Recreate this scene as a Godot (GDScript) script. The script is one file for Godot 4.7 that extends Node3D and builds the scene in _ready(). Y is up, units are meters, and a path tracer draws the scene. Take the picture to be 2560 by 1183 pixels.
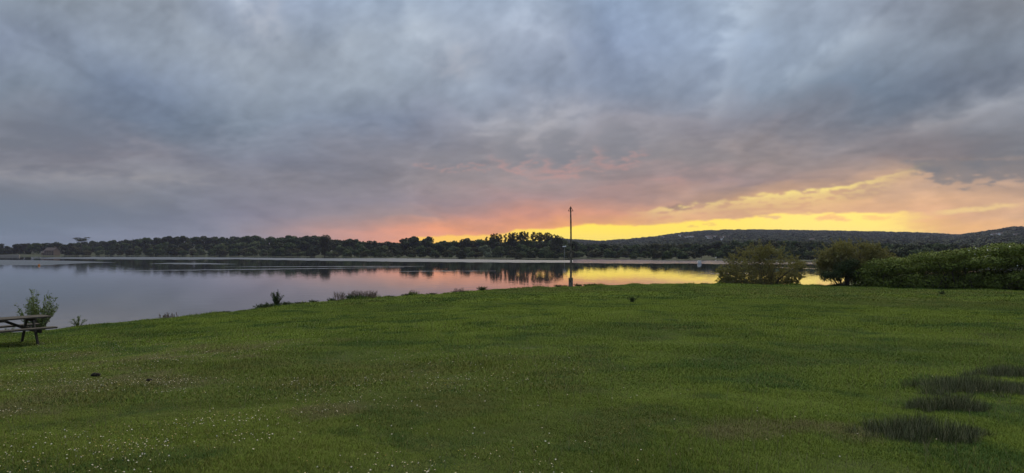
extends Node3D
# Evening over a lake: lawn with daisies in front, calm water, wooded far shore, hills, sunset sky.
# The water surface is y = 0; the camera stands on the lawn at the origin and looks along -z.

const F := 1828.0            # focal length in pixels of the 2560 wide photograph
const EYE := 4.2             # eye height above the water
const CREST := 1.55          # height of the edge of the lawn above the water
const FOOT := 2.58           # height of the lawn below the camera
const PITCH := 0.0205        # camera tilt, radians

var cam_basis := Basis(Vector3.RIGHT, PITCH)
var crest_a := PackedFloat32Array()
var crest_d := PackedFloat32Array()
var lump := FastNoiseLite.new()
var patch := FastNoiseLite.new()
var fine := FastNoiseLite.new()
var used := {}

# ---------------------------------------------------------------- small helpers
func noise(seed_value: int, frequency: float, octaves := 3) -> FastNoiseLite:
	var n := FastNoiseLite.new()
	n.seed = seed_value; n.frequency = frequency; n.fractal_octaves = octaves
	n.noise_type = FastNoiseLite.TYPE_SIMPLEX_SMOOTH
	return n

func table(xs: Array, x: float) -> float:          # [[x, y], ...] piecewise linear
	if x <= xs[0][0]: return xs[0][1]
	for i in range(1, xs.size()):
		if x <= xs[i][0]:
			var p = xs[i - 1]
			var q = xs[i]
			return lerpf(p[1], q[1], (x - p[0]) / (q[0] - p[0]))
	return xs[xs.size() - 1][1]

func ray(px: float, py: float) -> Vector3:
	return cam_basis * Vector3((px - 1280.0) / F, (591.5 - py) / F, -1.0)

func on_level(px: float, py: float, y: float) -> Vector3:
	var r := ray(px, py)
	return Vector3(0, EYE, 0) + r * ((y - EYE) / r.y)

func at_depth(px: float, py: float, d: float) -> Vector3:
	var r := ray(px, py)
	return Vector3(0, EYE, 0) + r * (d / -r.z)

func on_lawn(px: float, py: float) -> Vector3:
	var y := 2.0
	var p := Vector3.ZERO
	for i in 6:
		p = on_level(px, py, y)
		y = lawn(p.x, p.z)
	return Vector3(p.x, y, p.z)

func on_crest(px: float, back := 0.0) -> Vector3:    # a point on the edge of the lawn, BACK metres behind it
	var a := (px - 1280.0) / F
	var d := crest_depth(a) + back
	return Vector3(a * d, lawn(a * d, -d), -d)

func crest_depth(a: float) -> float:
	var n := crest_a.size()
	if a <= crest_a[0]: return crest_d[0]
	for i in range(1, n):
		if a <= crest_a[i]:
			return lerpf(crest_d[i - 1], crest_d[i], (a - crest_a[i - 1]) / (crest_a[i] - crest_a[i - 1]))
	return crest_d[n - 1]

func lawn(x: float, z: float) -> float:
	var d := maxf(-z, 0.5)
	var a := clampf(x / d, -5.0, 5.0)
	var c := crest_depth(a)
	var t := d / c
	var h := lerpf(FOOT, CREST, minf(t, 1.0))
	h += 0.06 * lump.get_noise_2d(x, z) * smoothstep(1.0, 8.0, d) + 0.022 * lump.get_noise_2d(x * 4.0, z * 4.0)
	if t > 1.0:
		var e := d - c - 34.0 * smoothstep(0.43, 0.5, a)
		if e > 0.0:
			h -= 0.34 * minf(e, 1.0) * minf(e, 1.0) + 0.45 * clampf(e - 1.0, 0.0, 5.0)
	return h

func numbered(called: String) -> String:
	used[called] = used.get(called, -1) + 1
	return called if used[called] == 0 else "%s_%03d" % [called, used[called]]

func tag(o: Node, label := "", category := "", group := "", kind := "") -> Node:
	if label: o.set_meta("label", label)
	if category: o.set_meta("category", category)
	if group: o.set_meta("group", group)
	if kind: o.set_meta("kind", kind)
	return o

func base(called: String, at: Vector3, turn := 0.0) -> Node3D:
	var o := Node3D.new()
	o.name = numbered(called)
	add_child(o)
	o.position = at
	o.rotation.y = turn
	return o

func put(mesh: Mesh, called: String, material: Material, parent: Node = null) -> MeshInstance3D:
	var o := MeshInstance3D.new()
	o.mesh = mesh
	o.material_override = material
	if parent:
		o.name = called
		parent.add_child(o, true)
	else:
		o.name = numbered(called)
		add_child(o)
	return o

func copy(o: Node3D, called: String, at: Vector3, turn: float, size := Vector3.ONE) -> Node3D:
	var c: Node3D = o.duplicate()
	c.name = numbered(called)
	add_child(c)
	c.position = at
	c.rotation.y = turn
	c.scale = size
	return c

func flat(r: float, g: float, b: float, roughness := 0.9) -> StandardMaterial3D:   # linear base colour
	var m := StandardMaterial3D.new()
	m.albedo_color = Color(r, g, b).linear_to_srgb()
	m.roughness = roughness
	m.metallic_specular = 0.3
	return m

func mottled(dark: Color, light: Color, scale: float, seed_value: int, roughness := 0.9, stretch := Vector3.ONE, relief := 0.0) -> StandardMaterial3D:
	var t := NoiseTexture2D.new()
	t.width = 256; t.height = 256; t.seamless = true
	t.noise = noise(seed_value, 0.03, 5)
	var g := Gradient.new()
	g.colors = PackedColorArray([dark.linear_to_srgb(), light.linear_to_srgb()])
	g.offsets = PackedFloat32Array([0.2, 0.8])
	t.color_ramp = g
	var m := StandardMaterial3D.new()
	m.albedo_texture = t
	m.uv1_triplanar = true
	m.uv1_scale = stretch * scale
	m.roughness = roughness
	m.metallic_specular = 0.3
	if relief > 0.0:
		var h := NoiseTexture2D.new()
		h.width = 256; h.height = 256; h.seamless = true
		h.noise = noise(seed_value + 1, 0.05, 4)
		m.heightmap_enabled = true
		m.heightmap_texture = h
		m.heightmap_scale = relief
	return m

func leafy(r: float, g: float, b: float, through := 0.4, roughness := 0.8) -> StandardMaterial3D:
	var m := flat(r, g, b, roughness)
	m.vertex_color_use_as_albedo = true
	m.metallic_specular = 0.25
	m.cull_mode = BaseMaterial3D.CULL_DISABLED
	if through > 0.0:
		m.backlight_enabled = true
		m.backlight = Color(through, through, through * 0.7)
	return m

# ---------------------------------------------------------------- mesh collector
class Shape:
	var v := PackedVector3Array()
	var n := PackedVector3Array()
	var c := PackedColorArray()
	var i := PackedInt32Array()

	func tri(a: Vector3, b: Vector3, d: Vector3, na: Vector3, nb: Vector3, nd: Vector3, tint := Color.WHITE) -> void:
		var k := v.size()
		v.append(a); v.append(b); v.append(d)
		n.append(na); n.append(nb); n.append(nd)
		c.append(tint); c.append(tint); c.append(tint)
		i.append(k)
		if (b - a).cross(d - a).dot(na + nb + nd) < 0.0:
			i.append(k + 1); i.append(k + 2)
		else:
			i.append(k + 2); i.append(k + 1)

	func quad(p: Vector3, q: Vector3, r: Vector3, s: Vector3, normal: Vector3, tint := Color.WHITE) -> void:
		var k := v.size()
		v.append(p); v.append(q); v.append(r); v.append(s)
		for j in 4:
			n.append(normal); c.append(tint)
		if (q - p).cross(r - p).dot(normal) < 0.0:
			i.append_array(PackedInt32Array([k, k + 1, k + 2, k, k + 2, k + 3]))
		else:
			i.append_array(PackedInt32Array([k, k + 2, k + 1, k, k + 3, k + 2]))

	func leaf(at: Vector3, along: Vector3, across: Vector3, normal: Vector3, tint := Color.WHITE) -> void:   # a pointed four-cornered leaf
		quad(at - along, at + across - along * 0.1, at + along, at - across - along * 0.1, normal, tint)

	func tube(points: Array, radii: Array, sides := 6, tint := Color.WHITE, capped := true) -> void:
		var start := v.size()
		var m := points.size()
		for j in m:
			var t: Vector3 = (points[mini(j + 1, m - 1)] - points[maxi(j - 1, 0)]).normalized()
			var u: Vector3 = t.cross(Vector3(0.31, 0.2, 0.93)).normalized()
			var w := t.cross(u)
			for s in sides:
				var o := u * cos(TAU * s / sides) + w * sin(TAU * s / sides)
				v.append(points[j] + o * radii[j]); n.append(o); c.append(tint)
		for j in m - 1:
			for s in sides:
				var a := start + j * sides + s
				var b := start + j * sides + (s + 1) % sides
				i.append_array(PackedInt32Array([a, a + sides, b, b, a + sides, b + sides]))
		if capped:
			for e in [0, m - 1]:
				var t: Vector3 = (points[e] - points[1 if e == 0 else m - 2]).normalized()
				for s in range(1, sides - 1):
					var k: int = start + e * sides
					tri(v[k], v[k + s], v[k + s + 1], t, t, t, tint)

	func box(at: Vector3, size: Vector3, turn := Basis.IDENTITY, bevel := 0.0, tint := Color.WHITE) -> void:
		var h := size * 0.5
		for axis in 3:
			for side in [-1.0, 1.0]:
				var nn := Vector3.ZERO; nn[axis] = side
				var u := Vector3.ZERO; u[(axis + 1) % 3] = h[(axis + 1) % 3] - bevel
				var w := Vector3.ZERO; w[(axis + 2) % 3] = h[(axis + 2) % 3] - bevel
				var o: Vector3 = nn * h[axis]
				quad(at + turn * (o - u - w), at + turn * (o + u - w), at + turn * (o + u + w), at + turn * (o - u + w), turn * nn, tint)
				if bevel > 0.0 and side > 0.0:
					for other in [1, 2]:
						var b: int = (axis + other) % 3
						if b < axis: continue
						var third: int = 3 - axis - b
						for s1 in [-1.0, 1.0]:
							for s2 in [-1.0, 1.0]:
								var p := Vector3.ZERO; p[axis] = s1 * h[axis]; p[b] = s2 * (h[b] - bevel)
								var q := Vector3.ZERO; q[axis] = s1 * (h[axis] - bevel); q[b] = s2 * h[b]
								var l := Vector3.ZERO; l[third] = h[third] - bevel
								var m := Vector3.ZERO; m[axis] = s1; m[b] = s2
								quad(at + turn * (p - l), at + turn * (p + l), at + turn * (q + l), at + turn * (q - l), turn * m.normalized(), tint)

	func done() -> ArrayMesh:
		var arrays := []
		arrays.resize(Mesh.ARRAY_MAX)
		arrays[Mesh.ARRAY_VERTEX] = v
		arrays[Mesh.ARRAY_NORMAL] = n
		arrays[Mesh.ARRAY_COLOR] = c
		arrays[Mesh.ARRAY_INDEX] = i
		var mesh := ArrayMesh.new()
		mesh.add_surface_from_arrays(Mesh.PRIMITIVE_TRIANGLES, arrays)
		return mesh

func any_way(rng: RandomNumberGenerator) -> Vector3:
	var y := rng.randf_range(-1, 1)
	var t := rng.randf() * TAU
	var r := sqrt(1.0 - y * y)
	return Vector3(r * cos(t), y, r * sin(t))

# leaves spread over a set of lobes [centre, radii]; OUTER leaves lie near the lobe's skin
func foliage(s: Shape, rng: RandomNumberGenerator, lobes: Array, count: int, size: float, spread := 0.35, slim := 0.5, vary := 0.35, floor_y := -1e9) -> void:
	var total := 0.0
	for l in lobes: total += pow(l[1].x * l[1].y * l[1].z, 0.67)
	for l in lobes:
		var r: Vector3 = l[1]
		var m := int(count * pow(r.x * r.y * r.z, 0.67) / total)
		for k in m:
			var o := any_way(rng)
			if o.y < -0.55 and rng.randf() < 0.6: o.y = -o.y
			var reach := 1.0 - spread * rng.randf() * rng.randf() + 0.1 * rng.randfn(0, 0.6)
			var at: Vector3 = l[0] + o * r * reach
			if at.y < floor_y: continue
			var nn := (o / r).normalized()
			var leaf_n := (nn + any_way(rng) * 0.9).normalized()
			var along := leaf_n.cross(any_way(rng)).normalized()
			var across := leaf_n.cross(along)
			var k2 := size * rng.randf_range(0.6, 1.35)
			var b := 1.0 + vary * rng.randfn(0, 0.5)
			b = clampf(b, 0.4, 1.8)
			s.leaf(at, along * k2, across * k2 * slim, (nn * 0.7 + leaf_n).normalized(), Color(b, b, b * rng.randf_range(0.8, 1.1)))

# ---------------------------------------------------------------- sky
var sky_grid: Image
var s_warp := noise(11, 1.0, 4)
var s_cloud := noise(12, 1.0, 5)
var s_fine := noise(13, 1.0, 4)

const SKY_ROWS := [0, 100, 200, 300, 400, 450, 500, 540, 580, 630]
const SKY := [
	[138,152,168, 143,155,170, 150,165,188, 150,168,192, 155,172,196, 140,160,188, 147,163,184, 140,152,170, 128,136,148],
	[130,144,166, 140,154,172, 148,161,178, 150,164,182, 156,170,192, 140,158,186, 145,162,184, 138,152,170, 126,138,154],
	[124,138,156, 128,144,168, 140,154,172, 144,158,176, 146,160,182, 138,152,174, 134,150,170, 124,140,160, 120,130,146],
	[118,126,140, 118,132,152, 126,140,158, 132,144,166, 150,154,166, 146,148,160, 136,140,152, 132,134,144, 134,140,152],
	[122,126,138, 130,132,144, 128,134,150, 134,136,148, 148,144,150, 138,136,142, 152,142,142, 146,138,140, 126,128,134],
	[126,132,144, 134,138,148, 130,132,144, 138,136,144, 156,144,146, 160,142,142, 158,140,138, 190,162,142, 170,150,138],
	[110,120,134, 118,126,140, 128,130,144, 142,136,146, 168,143,143, 172,144,136, 205,165,130, 226,182,142, 208,172,142],
	[104,118,134, 116,126,142, 130,130,146, 158,141,142, 207,149,129, 218,162,130, 232,182,136, 230,180,138, 222,180,142],
	[106,122,140, 118,128,146, 142,137,148, 220,155,128, 247,165,104, 246,188,104, 248,205,122, 245,192,120, 240,186,122],
	[108,124,142, 120,130,148, 150,140,148, 230,156,118, 252,172,92, 250,210,90, 250,205,110, 245,190,115, 240,185,120],
]
const GAP := [[960,612],[1000,601],[1040,592.5],[1100,590],[1180,589],[1240,588],[1262,584],[1290,573.5],[1380,571],[1420,566],[1460,560],[1480,560],[1510,562.5],[1560,563],[1640,561],[1700,556],[1760,551],[1850,551],[1900,543],[1970,535],[2060,534],[2200,531],[2300,528]]
const STREAK := [[1560,530],[1640,523],[1700,517],[1740,508],[1800,503],[1900,489],[2020,473],[2130,459],[2200,448],[2250,428],[2300,410],[2340,400]]
const STREAK_LIT := [[1560,0],[1640,0.55],[1700,0.7],[1800,0.55],[1900,0.8],[2000,0.95],[2080,1.0],[2150,0.75],[2220,0.45],[2300,0.3],[2340,0]]

const STROKES := [
	[Vector2(640, -10), Vector2(700, 90), 32.0, 0.07], [Vector2(440, 50), Vector2(640, 170), 38.0, 0.045], [Vector2(500, 50), Vector2(560, 90), 45.0, -0.035],
	[Vector2(230, 250), Vector2(520, 280), 75.0, -0.05], [Vector2(80, 320), Vector2(300, 370), 45.0, -0.04], [Vector2(880, 120), Vector2(1000, 260), 70.0, 0.03],
	[Vector2(1020, 50), Vector2(1170, 190), 48.0, 0.055], [Vector2(1480, 40), Vector2(1560, 240), 60.0, -0.045], [Vector2(1340, 20), Vector2(1420, 120), 50.0, 0.04],
	[Vector2(1895, -10), Vector2(1790, 270), 36.0, 0.06], [Vector2(2200, 60), Vector2(1990, 190), 34.0, 0.05], [Vector2(1760, 335), Vector2(2500, 165), 52.0, -0.05],
	[Vector2(2570, 240), Vector2(2330, 300), 42.0, 0.055], [Vector2(2250, 380), Vector2(2560, 390), 50.0, -0.055], [Vector2(700, 400), Vector2(980, 440), 32.0, -0.035],
	[Vector2(980, 330), Vector2(1180, 350), 40.0, -0.04], [Vector2(1240, 320), Vector2(1420, 300), 34.0, 0.05], [Vector2(0, 505), Vector2(420, 530), 30.0, -0.025]]

func make_grid() -> void:
	var im := Image.create(9, 64, false, Image.FORMAT_RGBF)
	for y in 64:
		var py := y * 10.0
		var k := 0
		while k < SKY_ROWS.size() - 2 and py > SKY_ROWS[k + 1]: k += 1
		var t := clampf((py - SKY_ROWS[k]) / float(SKY_ROWS[k + 1] - SKY_ROWS[k]), 0, 1)
		for x in 9:
			var p = SKY[k]
			var q = SKY[k + 1]
			var c := Color(lerpf(p[x * 3], q[x * 3], t), lerpf(p[x * 3 + 1], q[x * 3 + 1], t), lerpf(p[x * 3 + 2], q[x * 3 + 2], t)) / 255.0
			im.set_pixel(x, y, c)
	im.resize(90, 128, Image.INTERPOLATE_CUBIC)
	sky_grid = im

func grid(px: float, py: float) -> Color:
	var u := clampf((px / 320.0 + 0.5) * 10.0 - 0.5, 0.0, 88.99)
	var w := clampf((py / 10.0 + 0.5) * 2.0 - 0.5, 0.0, 126.99)
	var x := int(u)
	var y := int(w)
	return sky_grid.get_pixel(x, y).lerp(sky_grid.get_pixel(x + 1, y), u - x).lerp(sky_grid.get_pixel(x, y + 1).lerp(sky_grid.get_pixel(x + 1, y + 1), u - x), w - y)

func sky_color(d: Vector3) -> Color:
	var az := atan2(d.x, -d.z)
	var turned := clampf(az, -0.72, 0.72)
	var ce := sqrt(maxf(0.0, 1.0 - d.y * d.y))
	var p := cam_basis.inverse() * Vector3(sin(turned) * ce, d.y, -cos(turned) * ce)
	var deep := maxf(-p.z, 0.03)
	var px := 1280.0 + F * p.x / deep
	var py := 591.5 - F * p.y / deep
	# clouds lie on a level sheet, drawn out along the wind
	var q := Vector2(d.x, d.z) / (d.y + 0.13)
	var n1 := s_warp.get_noise_2d(q.x * 0.9, q.y * 0.38)
	var n2 := s_warp.get_noise_2d(q.x * 0.9 + 40.0, q.y * 0.38 - 17.0)
	var n3 := s_cloud.get_noise_2d(q.x * 1.15 + n1 * 0.9, q.y * 0.62 + n2 * 0.9)
	var low := smoothstep(250.0, 600.0, py)
	var n4 := s_fine.get_noise_2d(px * 0.0046 + n1 * 0.8, py * lerpf(0.0055, 0.013, low) + n2 * 0.8)
	var n5 := s_fine.get_noise_2d(px * 0.018 + py * 0.004 + 7.0, py * lerpf(0.024, 0.05, low) + px * 0.004)
	var c := grid(px + 150.0 * n1 * (1.0 - 0.6 * low), py + (60.0 * n2 + 26.0 * n4) * (1.0 - 0.75 * low))
	var tone := (0.105 * n3 + 0.085 * n4 + 0.045 * n5) * (1.0 - 0.5 * low)
	c = c * (1.0 + tone)
	# light and dark billows: the light ones warm, the dark ones bluer
	c = Color((c.r + 0.02 * tone) * 1.015, c.g, (c.b - 0.03 * tone) * 0.985)
	var veil := 0.0
	for k in STROKES:
		var ab: Vector2 = k[1] - k[0]
		var ap: Vector2 = Vector2(px + 70.0 * n4 + 16.0 * n5, py + 45.0 * n2 + 10.0 * n5) - k[0]
		var off: float = (ap - ab * clampf(ap.dot(ab) / ab.length_squared(), 0.0, 1.0)).length() / k[2]
		if off < 2.2: veil += k[3] * exp(-off * off) * (0.75 + 0.7 * n4)
	c = Color(c.r + veil * 1.05, c.g + veil, c.b + veil * 0.88)
	# long light bank on the left, grey puffs over the middle
	var bank := exp(-pow((py - 425.0 - 0.05 * px - 12.0 * n4) / 17.0, 2.0)) * (1.0 - smoothstep(300.0, 900.0, px)) * smoothstep(-200.0, 60.0, px) * smoothstep(-0.3, 0.4, n4 + 0.3 * n5)
	c = c.lerp(Color(0.60, 0.59, 0.60), 0.6 * bank)
	for puff in [[1402, 372, 46, 52, 0.6], [1285, 378, 42, 40, 0.45], [1545, 352, 50, 52, 0.45], [1130, 400, 80, 22, 0.3]]:
		var dx: float = (px - puff[0] + 30.0 * n5 + 26.0 * n4) / puff[2]
		var dy: float = (py - puff[1] + 22.0 * n5 - 18.0 * n4) / puff[3]
		var e := dx * dx + dy * dy
		if e < 4.0:
			var w := exp(-e * e * 0.9)
			c = c.lerp(Color(0.50, 0.51, 0.545), puff[4] * w)
			var rim := exp(-pow((e - 1.35) / 0.4, 2.0)) * smoothstep(0.1, 0.9, dy)
			c = c.lerp(Color(0.80, 0.60, 0.57), 0.42 * rim)
	var glow := exp(-pow((px - 1430.0 + 50.0 * n4) / 90.0, 2.0) - pow((py - 290.0 + 20.0 * n5) / 30.0, 2.0)) + 0.8 * exp(-pow((px - 1140.0) / 70.0, 2.0) - pow((py - 150.0 + 40.0 * n4) / 40.0, 2.0)) + 0.7 * exp(-pow((px - 655.0 + 40.0 * n4) / 45.0, 2.0) - pow((py - 45.0) / 60.0, 2.0))
	c = c.lerp(Color(0.70, 0.70, 0.73), 0.45 * clampf(glow * (0.8 + n5), 0.0, 1.0))
	var pink := exp(-pow((py - 432.0 - 30.0 * n4) / 22.0, 2.0)) * exp(-pow((px - 1500.0) / 230.0, 2.0)) * smoothstep(-0.05, 0.3, n4 + 0.4 * n5)
	c = c.lerp(Color(0.76, 0.58, 0.55), 0.55 * pink)
	var glare := 0.0
	# the clear gap above the hills
	if py > 400.0 and px > 900.0:
		var right := 1.0 - smoothstep(2170.0, 2390.0, px + 60.0 * n4 + 40.0 * n5)
		var edge := table(GAP, px) + 5.0 * n5 + 2.0 * n4 * smoothstep(1600.0, 2000.0, px) * 4.0
		var gap := smoothstep(-2.2, 2.2, py - edge) * right * smoothstep(990.0, 1060.0, px)
		var yellow := Color(1.0, 0.78, 0.24).lerp(Color(1.0, 0.875, 0.29), smoothstep(1150.0, 1400.0, px)).lerp(Color(1.0, 0.885, 0.44), smoothstep(1650.0, 2050.0, px))
		c = c.lerp(yellow, gap)
		glare = gap
		# the torn lower edge of the cloud sheet, lit from below: brightest at the edge, fading downwards
		var rim := table(STREAK, px)
		var lit := table(STREAK_LIT, px)
		if lit > 0.0:
			var below := py - rim + 9.0 * n5 + 7.0 * n4
			var shine := smoothstep(-4.0, 6.0, below) * exp(-maxf(below, 0.0) / (11.0 + 12.0 * lit)) * lit
			shine *= smoothstep(-0.35, 0.3, n5 * 1.5 + n4 * 1.0 + 0.2 * lit)
			c = c.lerp(Color(0.95, 0.76, 0.55), clampf(0.5 * smoothstep(-6.0, 10.0, below) * exp(-maxf(below, 0.0) / 30.0) * lit, 0.0, 1.0))
			c = c.lerp(Color(1.0, 0.90, 0.54), clampf(1.35 * shine, 0.0, 1.0))
		var b2 := 1.0 - smoothstep(0.2, 1.2, absf((py - lerpf(534.0, 512.0, (px - 2330.0) / 220.0) + 7.0 * n5) / 7.0))
		c = c.lerp(Color(0.98, 0.84, 0.56), 0.8 * b2 * smoothstep(2310.0, 2380.0, px) * (1.0 - smoothstep(2500.0, 2580.0, px)))
		for puff in [[1690, 517, 26, 6, 0.62, 0.50, 0.45], [2075, 546, 40, 7, 0.93, 0.70, 0.47], [1925, 541, 22, 5, 0.86, 0.68, 0.50], [1780, 563, 26, 3, 0.90, 0.74, 0.40], [2190, 545, 40, 6, 0.97, 0.75, 0.45], [1735, 568, 14, 2.4, 0.88, 0.72, 0.38]]:
			var dx: float = (px - puff[0] + 26.0 * n5) / puff[2]
			var dy: float = (py - puff[1] + 9.0 * n5) / puff[3]
			var e := dx * dx + dy * dy
			if e < 3.0:
				c = c.lerp(Color(puff[4], puff[5], puff[6]), 0.8 * (1.0 - smoothstep(0.5, 1.5, e)))
		# the dark cloud at the end of the streak
		var under := table([[2200, 395], [2262, 432], [2300, 436], [2345, 457], [2400, 458], [2450, 450], [2560, 446], [2800, 430]], px)
		var dark := (1.0 - smoothstep(-14.0, 10.0, py - under + 40.0 * n5 + 14.0 * n4)) * smoothstep(2235.0, 2310.0, px + 50.0 * n5) * smoothstep(330.0, 410.0, py + 20.0 * n4)
		c = c.lerp(Color(0.485, 0.48, 0.495), 0.88 * dark * (0.85 + 0.5 * n4))
	# round to the sides and the back the glow gives way to the same grey cloud
	var away := smoothstep(0.60, 1.7, az) if az > 0.0 else smoothstep(0.66, 1.4, -az)
	if away > 0.0:
		c = c.lerp(grid(120.0 + 200.0 * n1, py + 40.0 * n2) * (1.0 + 0.5 * tone), away)
	c = Color(clampf(c.r, 0, 1), clampf(c.g, 0, 1), clampf(c.b, 0, 1)).srgb_to_linear()
	return c * (1.0 + 0.22 * glare) * ((1.0 + 1.5 * smoothstep(0.33, 1.0, d.y)) / 1.6)      # the exposure is 1.6

func make_sky() -> ImageTexture:
	make_grid()
	var w := 4096
	var h := 2048
	var small := Image.create(512, 256, false, Image.FORMAT_RGBF)
	for y in 129:
		var up := PI * (0.5 - (y + 0.5) / 256.0)
		for x in 512:
			var az := TAU * ((x + 0.5) / 512.0 - 0.5)
			small.set_pixel(x, y, sky_color(Vector3(sin(az) * cos(up), maxf(sin(up), 0.0), -cos(az) * cos(up))))
	for y in range(129, 256):
		for x in 512:
			small.set_pixel(x, y, Color(0.06, 0.07, 0.06))
	small.resize(w, h, Image.INTERPOLATE_CUBIC)
	for y in range(788, 1027):
		var up := PI * (0.5 - (y + 0.5) / h)
		var s := maxf(sin(up), 0.0)
		var cu := cos(up)
		for x in range(1602, 2494):
			var az := TAU * ((x + 0.5) / w - 0.5)
			small.set_pixel(x, y, sky_color(Vector3(sin(az) * cu, s, -cos(az) * cu)))
	# the middle of the panorama's rows above looks along -z; a panorama begins and ends there
	var turned := Image.create(w, h, false, Image.FORMAT_RGBF)
	turned.blit_rect(small, Rect2i(w / 2, 0, w / 2, h), Vector2i.ZERO)
	turned.blit_rect(small, Rect2i(0, 0, w / 2, h), Vector2i(w / 2, 0))
	return ImageTexture.create_from_image(turned)

# ---------------------------------------------------------------- far land
const SHORE := [[-900,637.5],[0,640],[60,641.5],[120,641],[250,639.5],[640,641.5],[900,644],[1240,646.5],[1400,648],[1440,646],[1600,647.5],[1700,650],[1780,648.5],[1850,650],[2050,653],[2300,656],[2700,660],[3600,668]]
const WOOD := [[-900,604],[-300,606],[0,606],[25,613],[60,606],[140,604],[180,604],[240,599],[300,598],[400,591],[470,587],[560,591],[640,588],[760,588],[800,590],[860,597],[930,602],[1000,601],[1060,600],[1130,598],[1200,595],[1250,597],[1400,599],[1440,604],[1500,609],[1560,610],[1640,608],[1700,607],[1760,604],[1820,600],[1900,598],[2000,600],[2060,605],[2200,607],[2400,607],[3600,605]]
const RIDGE := [[-900,614],[0,614],[60,612],[300,604],[900,605],[1200,602],[1380,595],[1440,597],[1500,602],[1560,597],[1640,590],[1700,581],[1760,575.5],[1820,573.5],[1900,573.5],[2000,575],[2100,576.5],[2200,578.5],[2300,581],[2380,585],[2400,586],[2440,580.5],[2500,571],[2540,564.5],[2560,566],[2700,560],[3000,572],[3600,590]]

func shore_depth(px: float) -> float:
	return EYE * F / (table(SHORE, px) - 629.0)

func ridge_depth(px: float) -> float:
	return lerpf(2500.0, 1800.0, smoothstep(2370.0, 2460.0, px))

func wood_top(px: float, d: float) -> float:
	return EYE + (629.0 - table(WOOD, px)) / F * d

func far_land(px: float, d: float) -> float:
	var ds := shore_depth(px)
	var e := d - ds
	var h := -1.0 + 1.35 * smoothstep(-9.0, 5.0, e)
	var rise := maxf(1.6, wood_top(px, ds + 110.0) - 14.0)
	h += (rise - 0.35) * smoothstep(14.0, 120.0, e)
	var dr := ridge_depth(px)
	var hr := EYE + (629.0 - table(RIDGE, px)) / F * dr - 9.0
	var f := clampf((d - ds - 250.0) / (dr - ds - 250.0), 0.0, 1.0)
	h += maxf(0.0, hr - rise) * (0.55 * f + 0.45 * smoothstep(0.0, 1.0, f))
	if d > dr: h -= (d - dr) * 0.10
	return h

func build_far_land() -> void:
	var s := Shape.new()
	var cols := 300
	var rows := 90
	for j in rows:
		for i in cols:
			var px := lerpf(-900.0, 3600.0, i / float(cols - 1))
			var ds := shore_depth(px)
			var t := j / float(rows - 1)
			var d := ds - 14.0 + (90.0 * t / 0.4 if t < 0.4 else 90.0 + 2700.0 * pow((t - 0.4) / 0.6, 2.0))
			var x := (px - 1280.0) / F * d
			s.v.append(Vector3(x, far_land(px, d) + 0.35 * lump.get_noise_2d(x * 0.2, d * 0.2) * smoothstep(6.0, 30.0, d - ds), -d))
			s.c.append(Color.WHITE)
	for j in rows:
		for i in cols:
			var a := s.v[j * cols + mini(i + 1, cols - 1)] - s.v[j * cols + maxi(i - 1, 0)]
			var b := s.v[mini(j + 1, rows - 1) * cols + i] - s.v[maxi(j - 1, 0) * cols + i]
			s.n.append(a.cross(b).normalized())
	for j in rows - 1:
		for i in cols - 1:
			var k := j * cols + i
			s.i.append_array(PackedInt32Array([k, k + cols, k + 1, k + 1, k + cols, k + cols + 1]))
	var m := mottled(Color(0.016, 0.024, 0.009), Color(0.042, 0.048, 0.020), 1.0 / 16.0, 71, 0.95)
	m.uv1_world_triplanar = true
	tag(put(s.done(), "hills", m), "low wooded hills and grassy land beyond the lake", "", "", "structure")

func broadleaf(rng: RandomNumberGenerator, wide: float, lobes_n: int, count: int, leaf: float, low := 0.12) -> ArrayMesh:   # a crown of unit height, base at 0
	var lobes := []
	lobes.append([Vector3(0, 0.52, 0), Vector3(wide * 0.36, 0.36, wide * 0.36)])
	for k in lobes_n:
		var t := TAU * (k * 0.618 + rng.randf() * 0.2)
		var y := rng.randf_range(low + 0.14, 0.84)
		var reach := wide * 0.5 * sqrt(maxf(0.05, 1.0 - pow((y - 0.45) / 0.58, 2.0))) * rng.randf_range(0.55, 0.85)
		var r := rng.randf_range(0.12, 0.2)
		lobes.append([Vector3(cos(t) * reach, y, sin(t) * reach), Vector3(r * 1.15, r * 0.85, r * 1.15)])
	var s := Shape.new()
	foliage(s, rng, lobes, count, leaf, 0.5, 0.7, 0.32)
	return s.done()

func trunk_shape(rng: RandomNumberGenerator, height: float, radius: float, limbs: int, wide: float) -> ArrayMesh:
	var s := Shape.new()
	var lean := Vector3(rng.randfn(0, 0.03), 0, rng.randfn(0, 0.03)) * height
	s.tube([Vector3(0, -0.06 * height, 0), Vector3(0, 0.12 * height, 0), lean * 0.5 + Vector3(0, 0.5 * height, 0), lean + Vector3(0, height, 0)], [radius * 1.35, radius, radius * 0.7, radius * 0.2], 6)
	for k in limbs:
		var y := rng.randf_range(0.35, 0.8) * height
		var t := rng.randf() * TAU
		var out := Vector3(cos(t), 0.8, sin(t)) * wide * rng.randf_range(0.5, 0.9)
		s.tube([Vector3(0, y, 0) + lean * 0.5, Vector3(0, y, 0) + lean * 0.5 + out * 0.5, Vector3(0, y + 0.05 * height, 0) + lean * 0.5 + out], [radius * 0.5, radius * 0.35, radius * 0.1], 5)
	return s.done()

const HOUSES := [[1701, 589.5], [1714, 594], [1721, 593.3], [1730, 593], [1768, 593], [1774, 593.5], [1775, 597.5], [1786, 593], [1789, 592.8], [1800, 597], [1803, 598], [1811, 594.5], [1825, 594], [1655, 593], [1660, 594], [2484, 588.5], [2497, 586.8], [2503, 587.2], [2540, 592], [2030, 602]]

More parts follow.
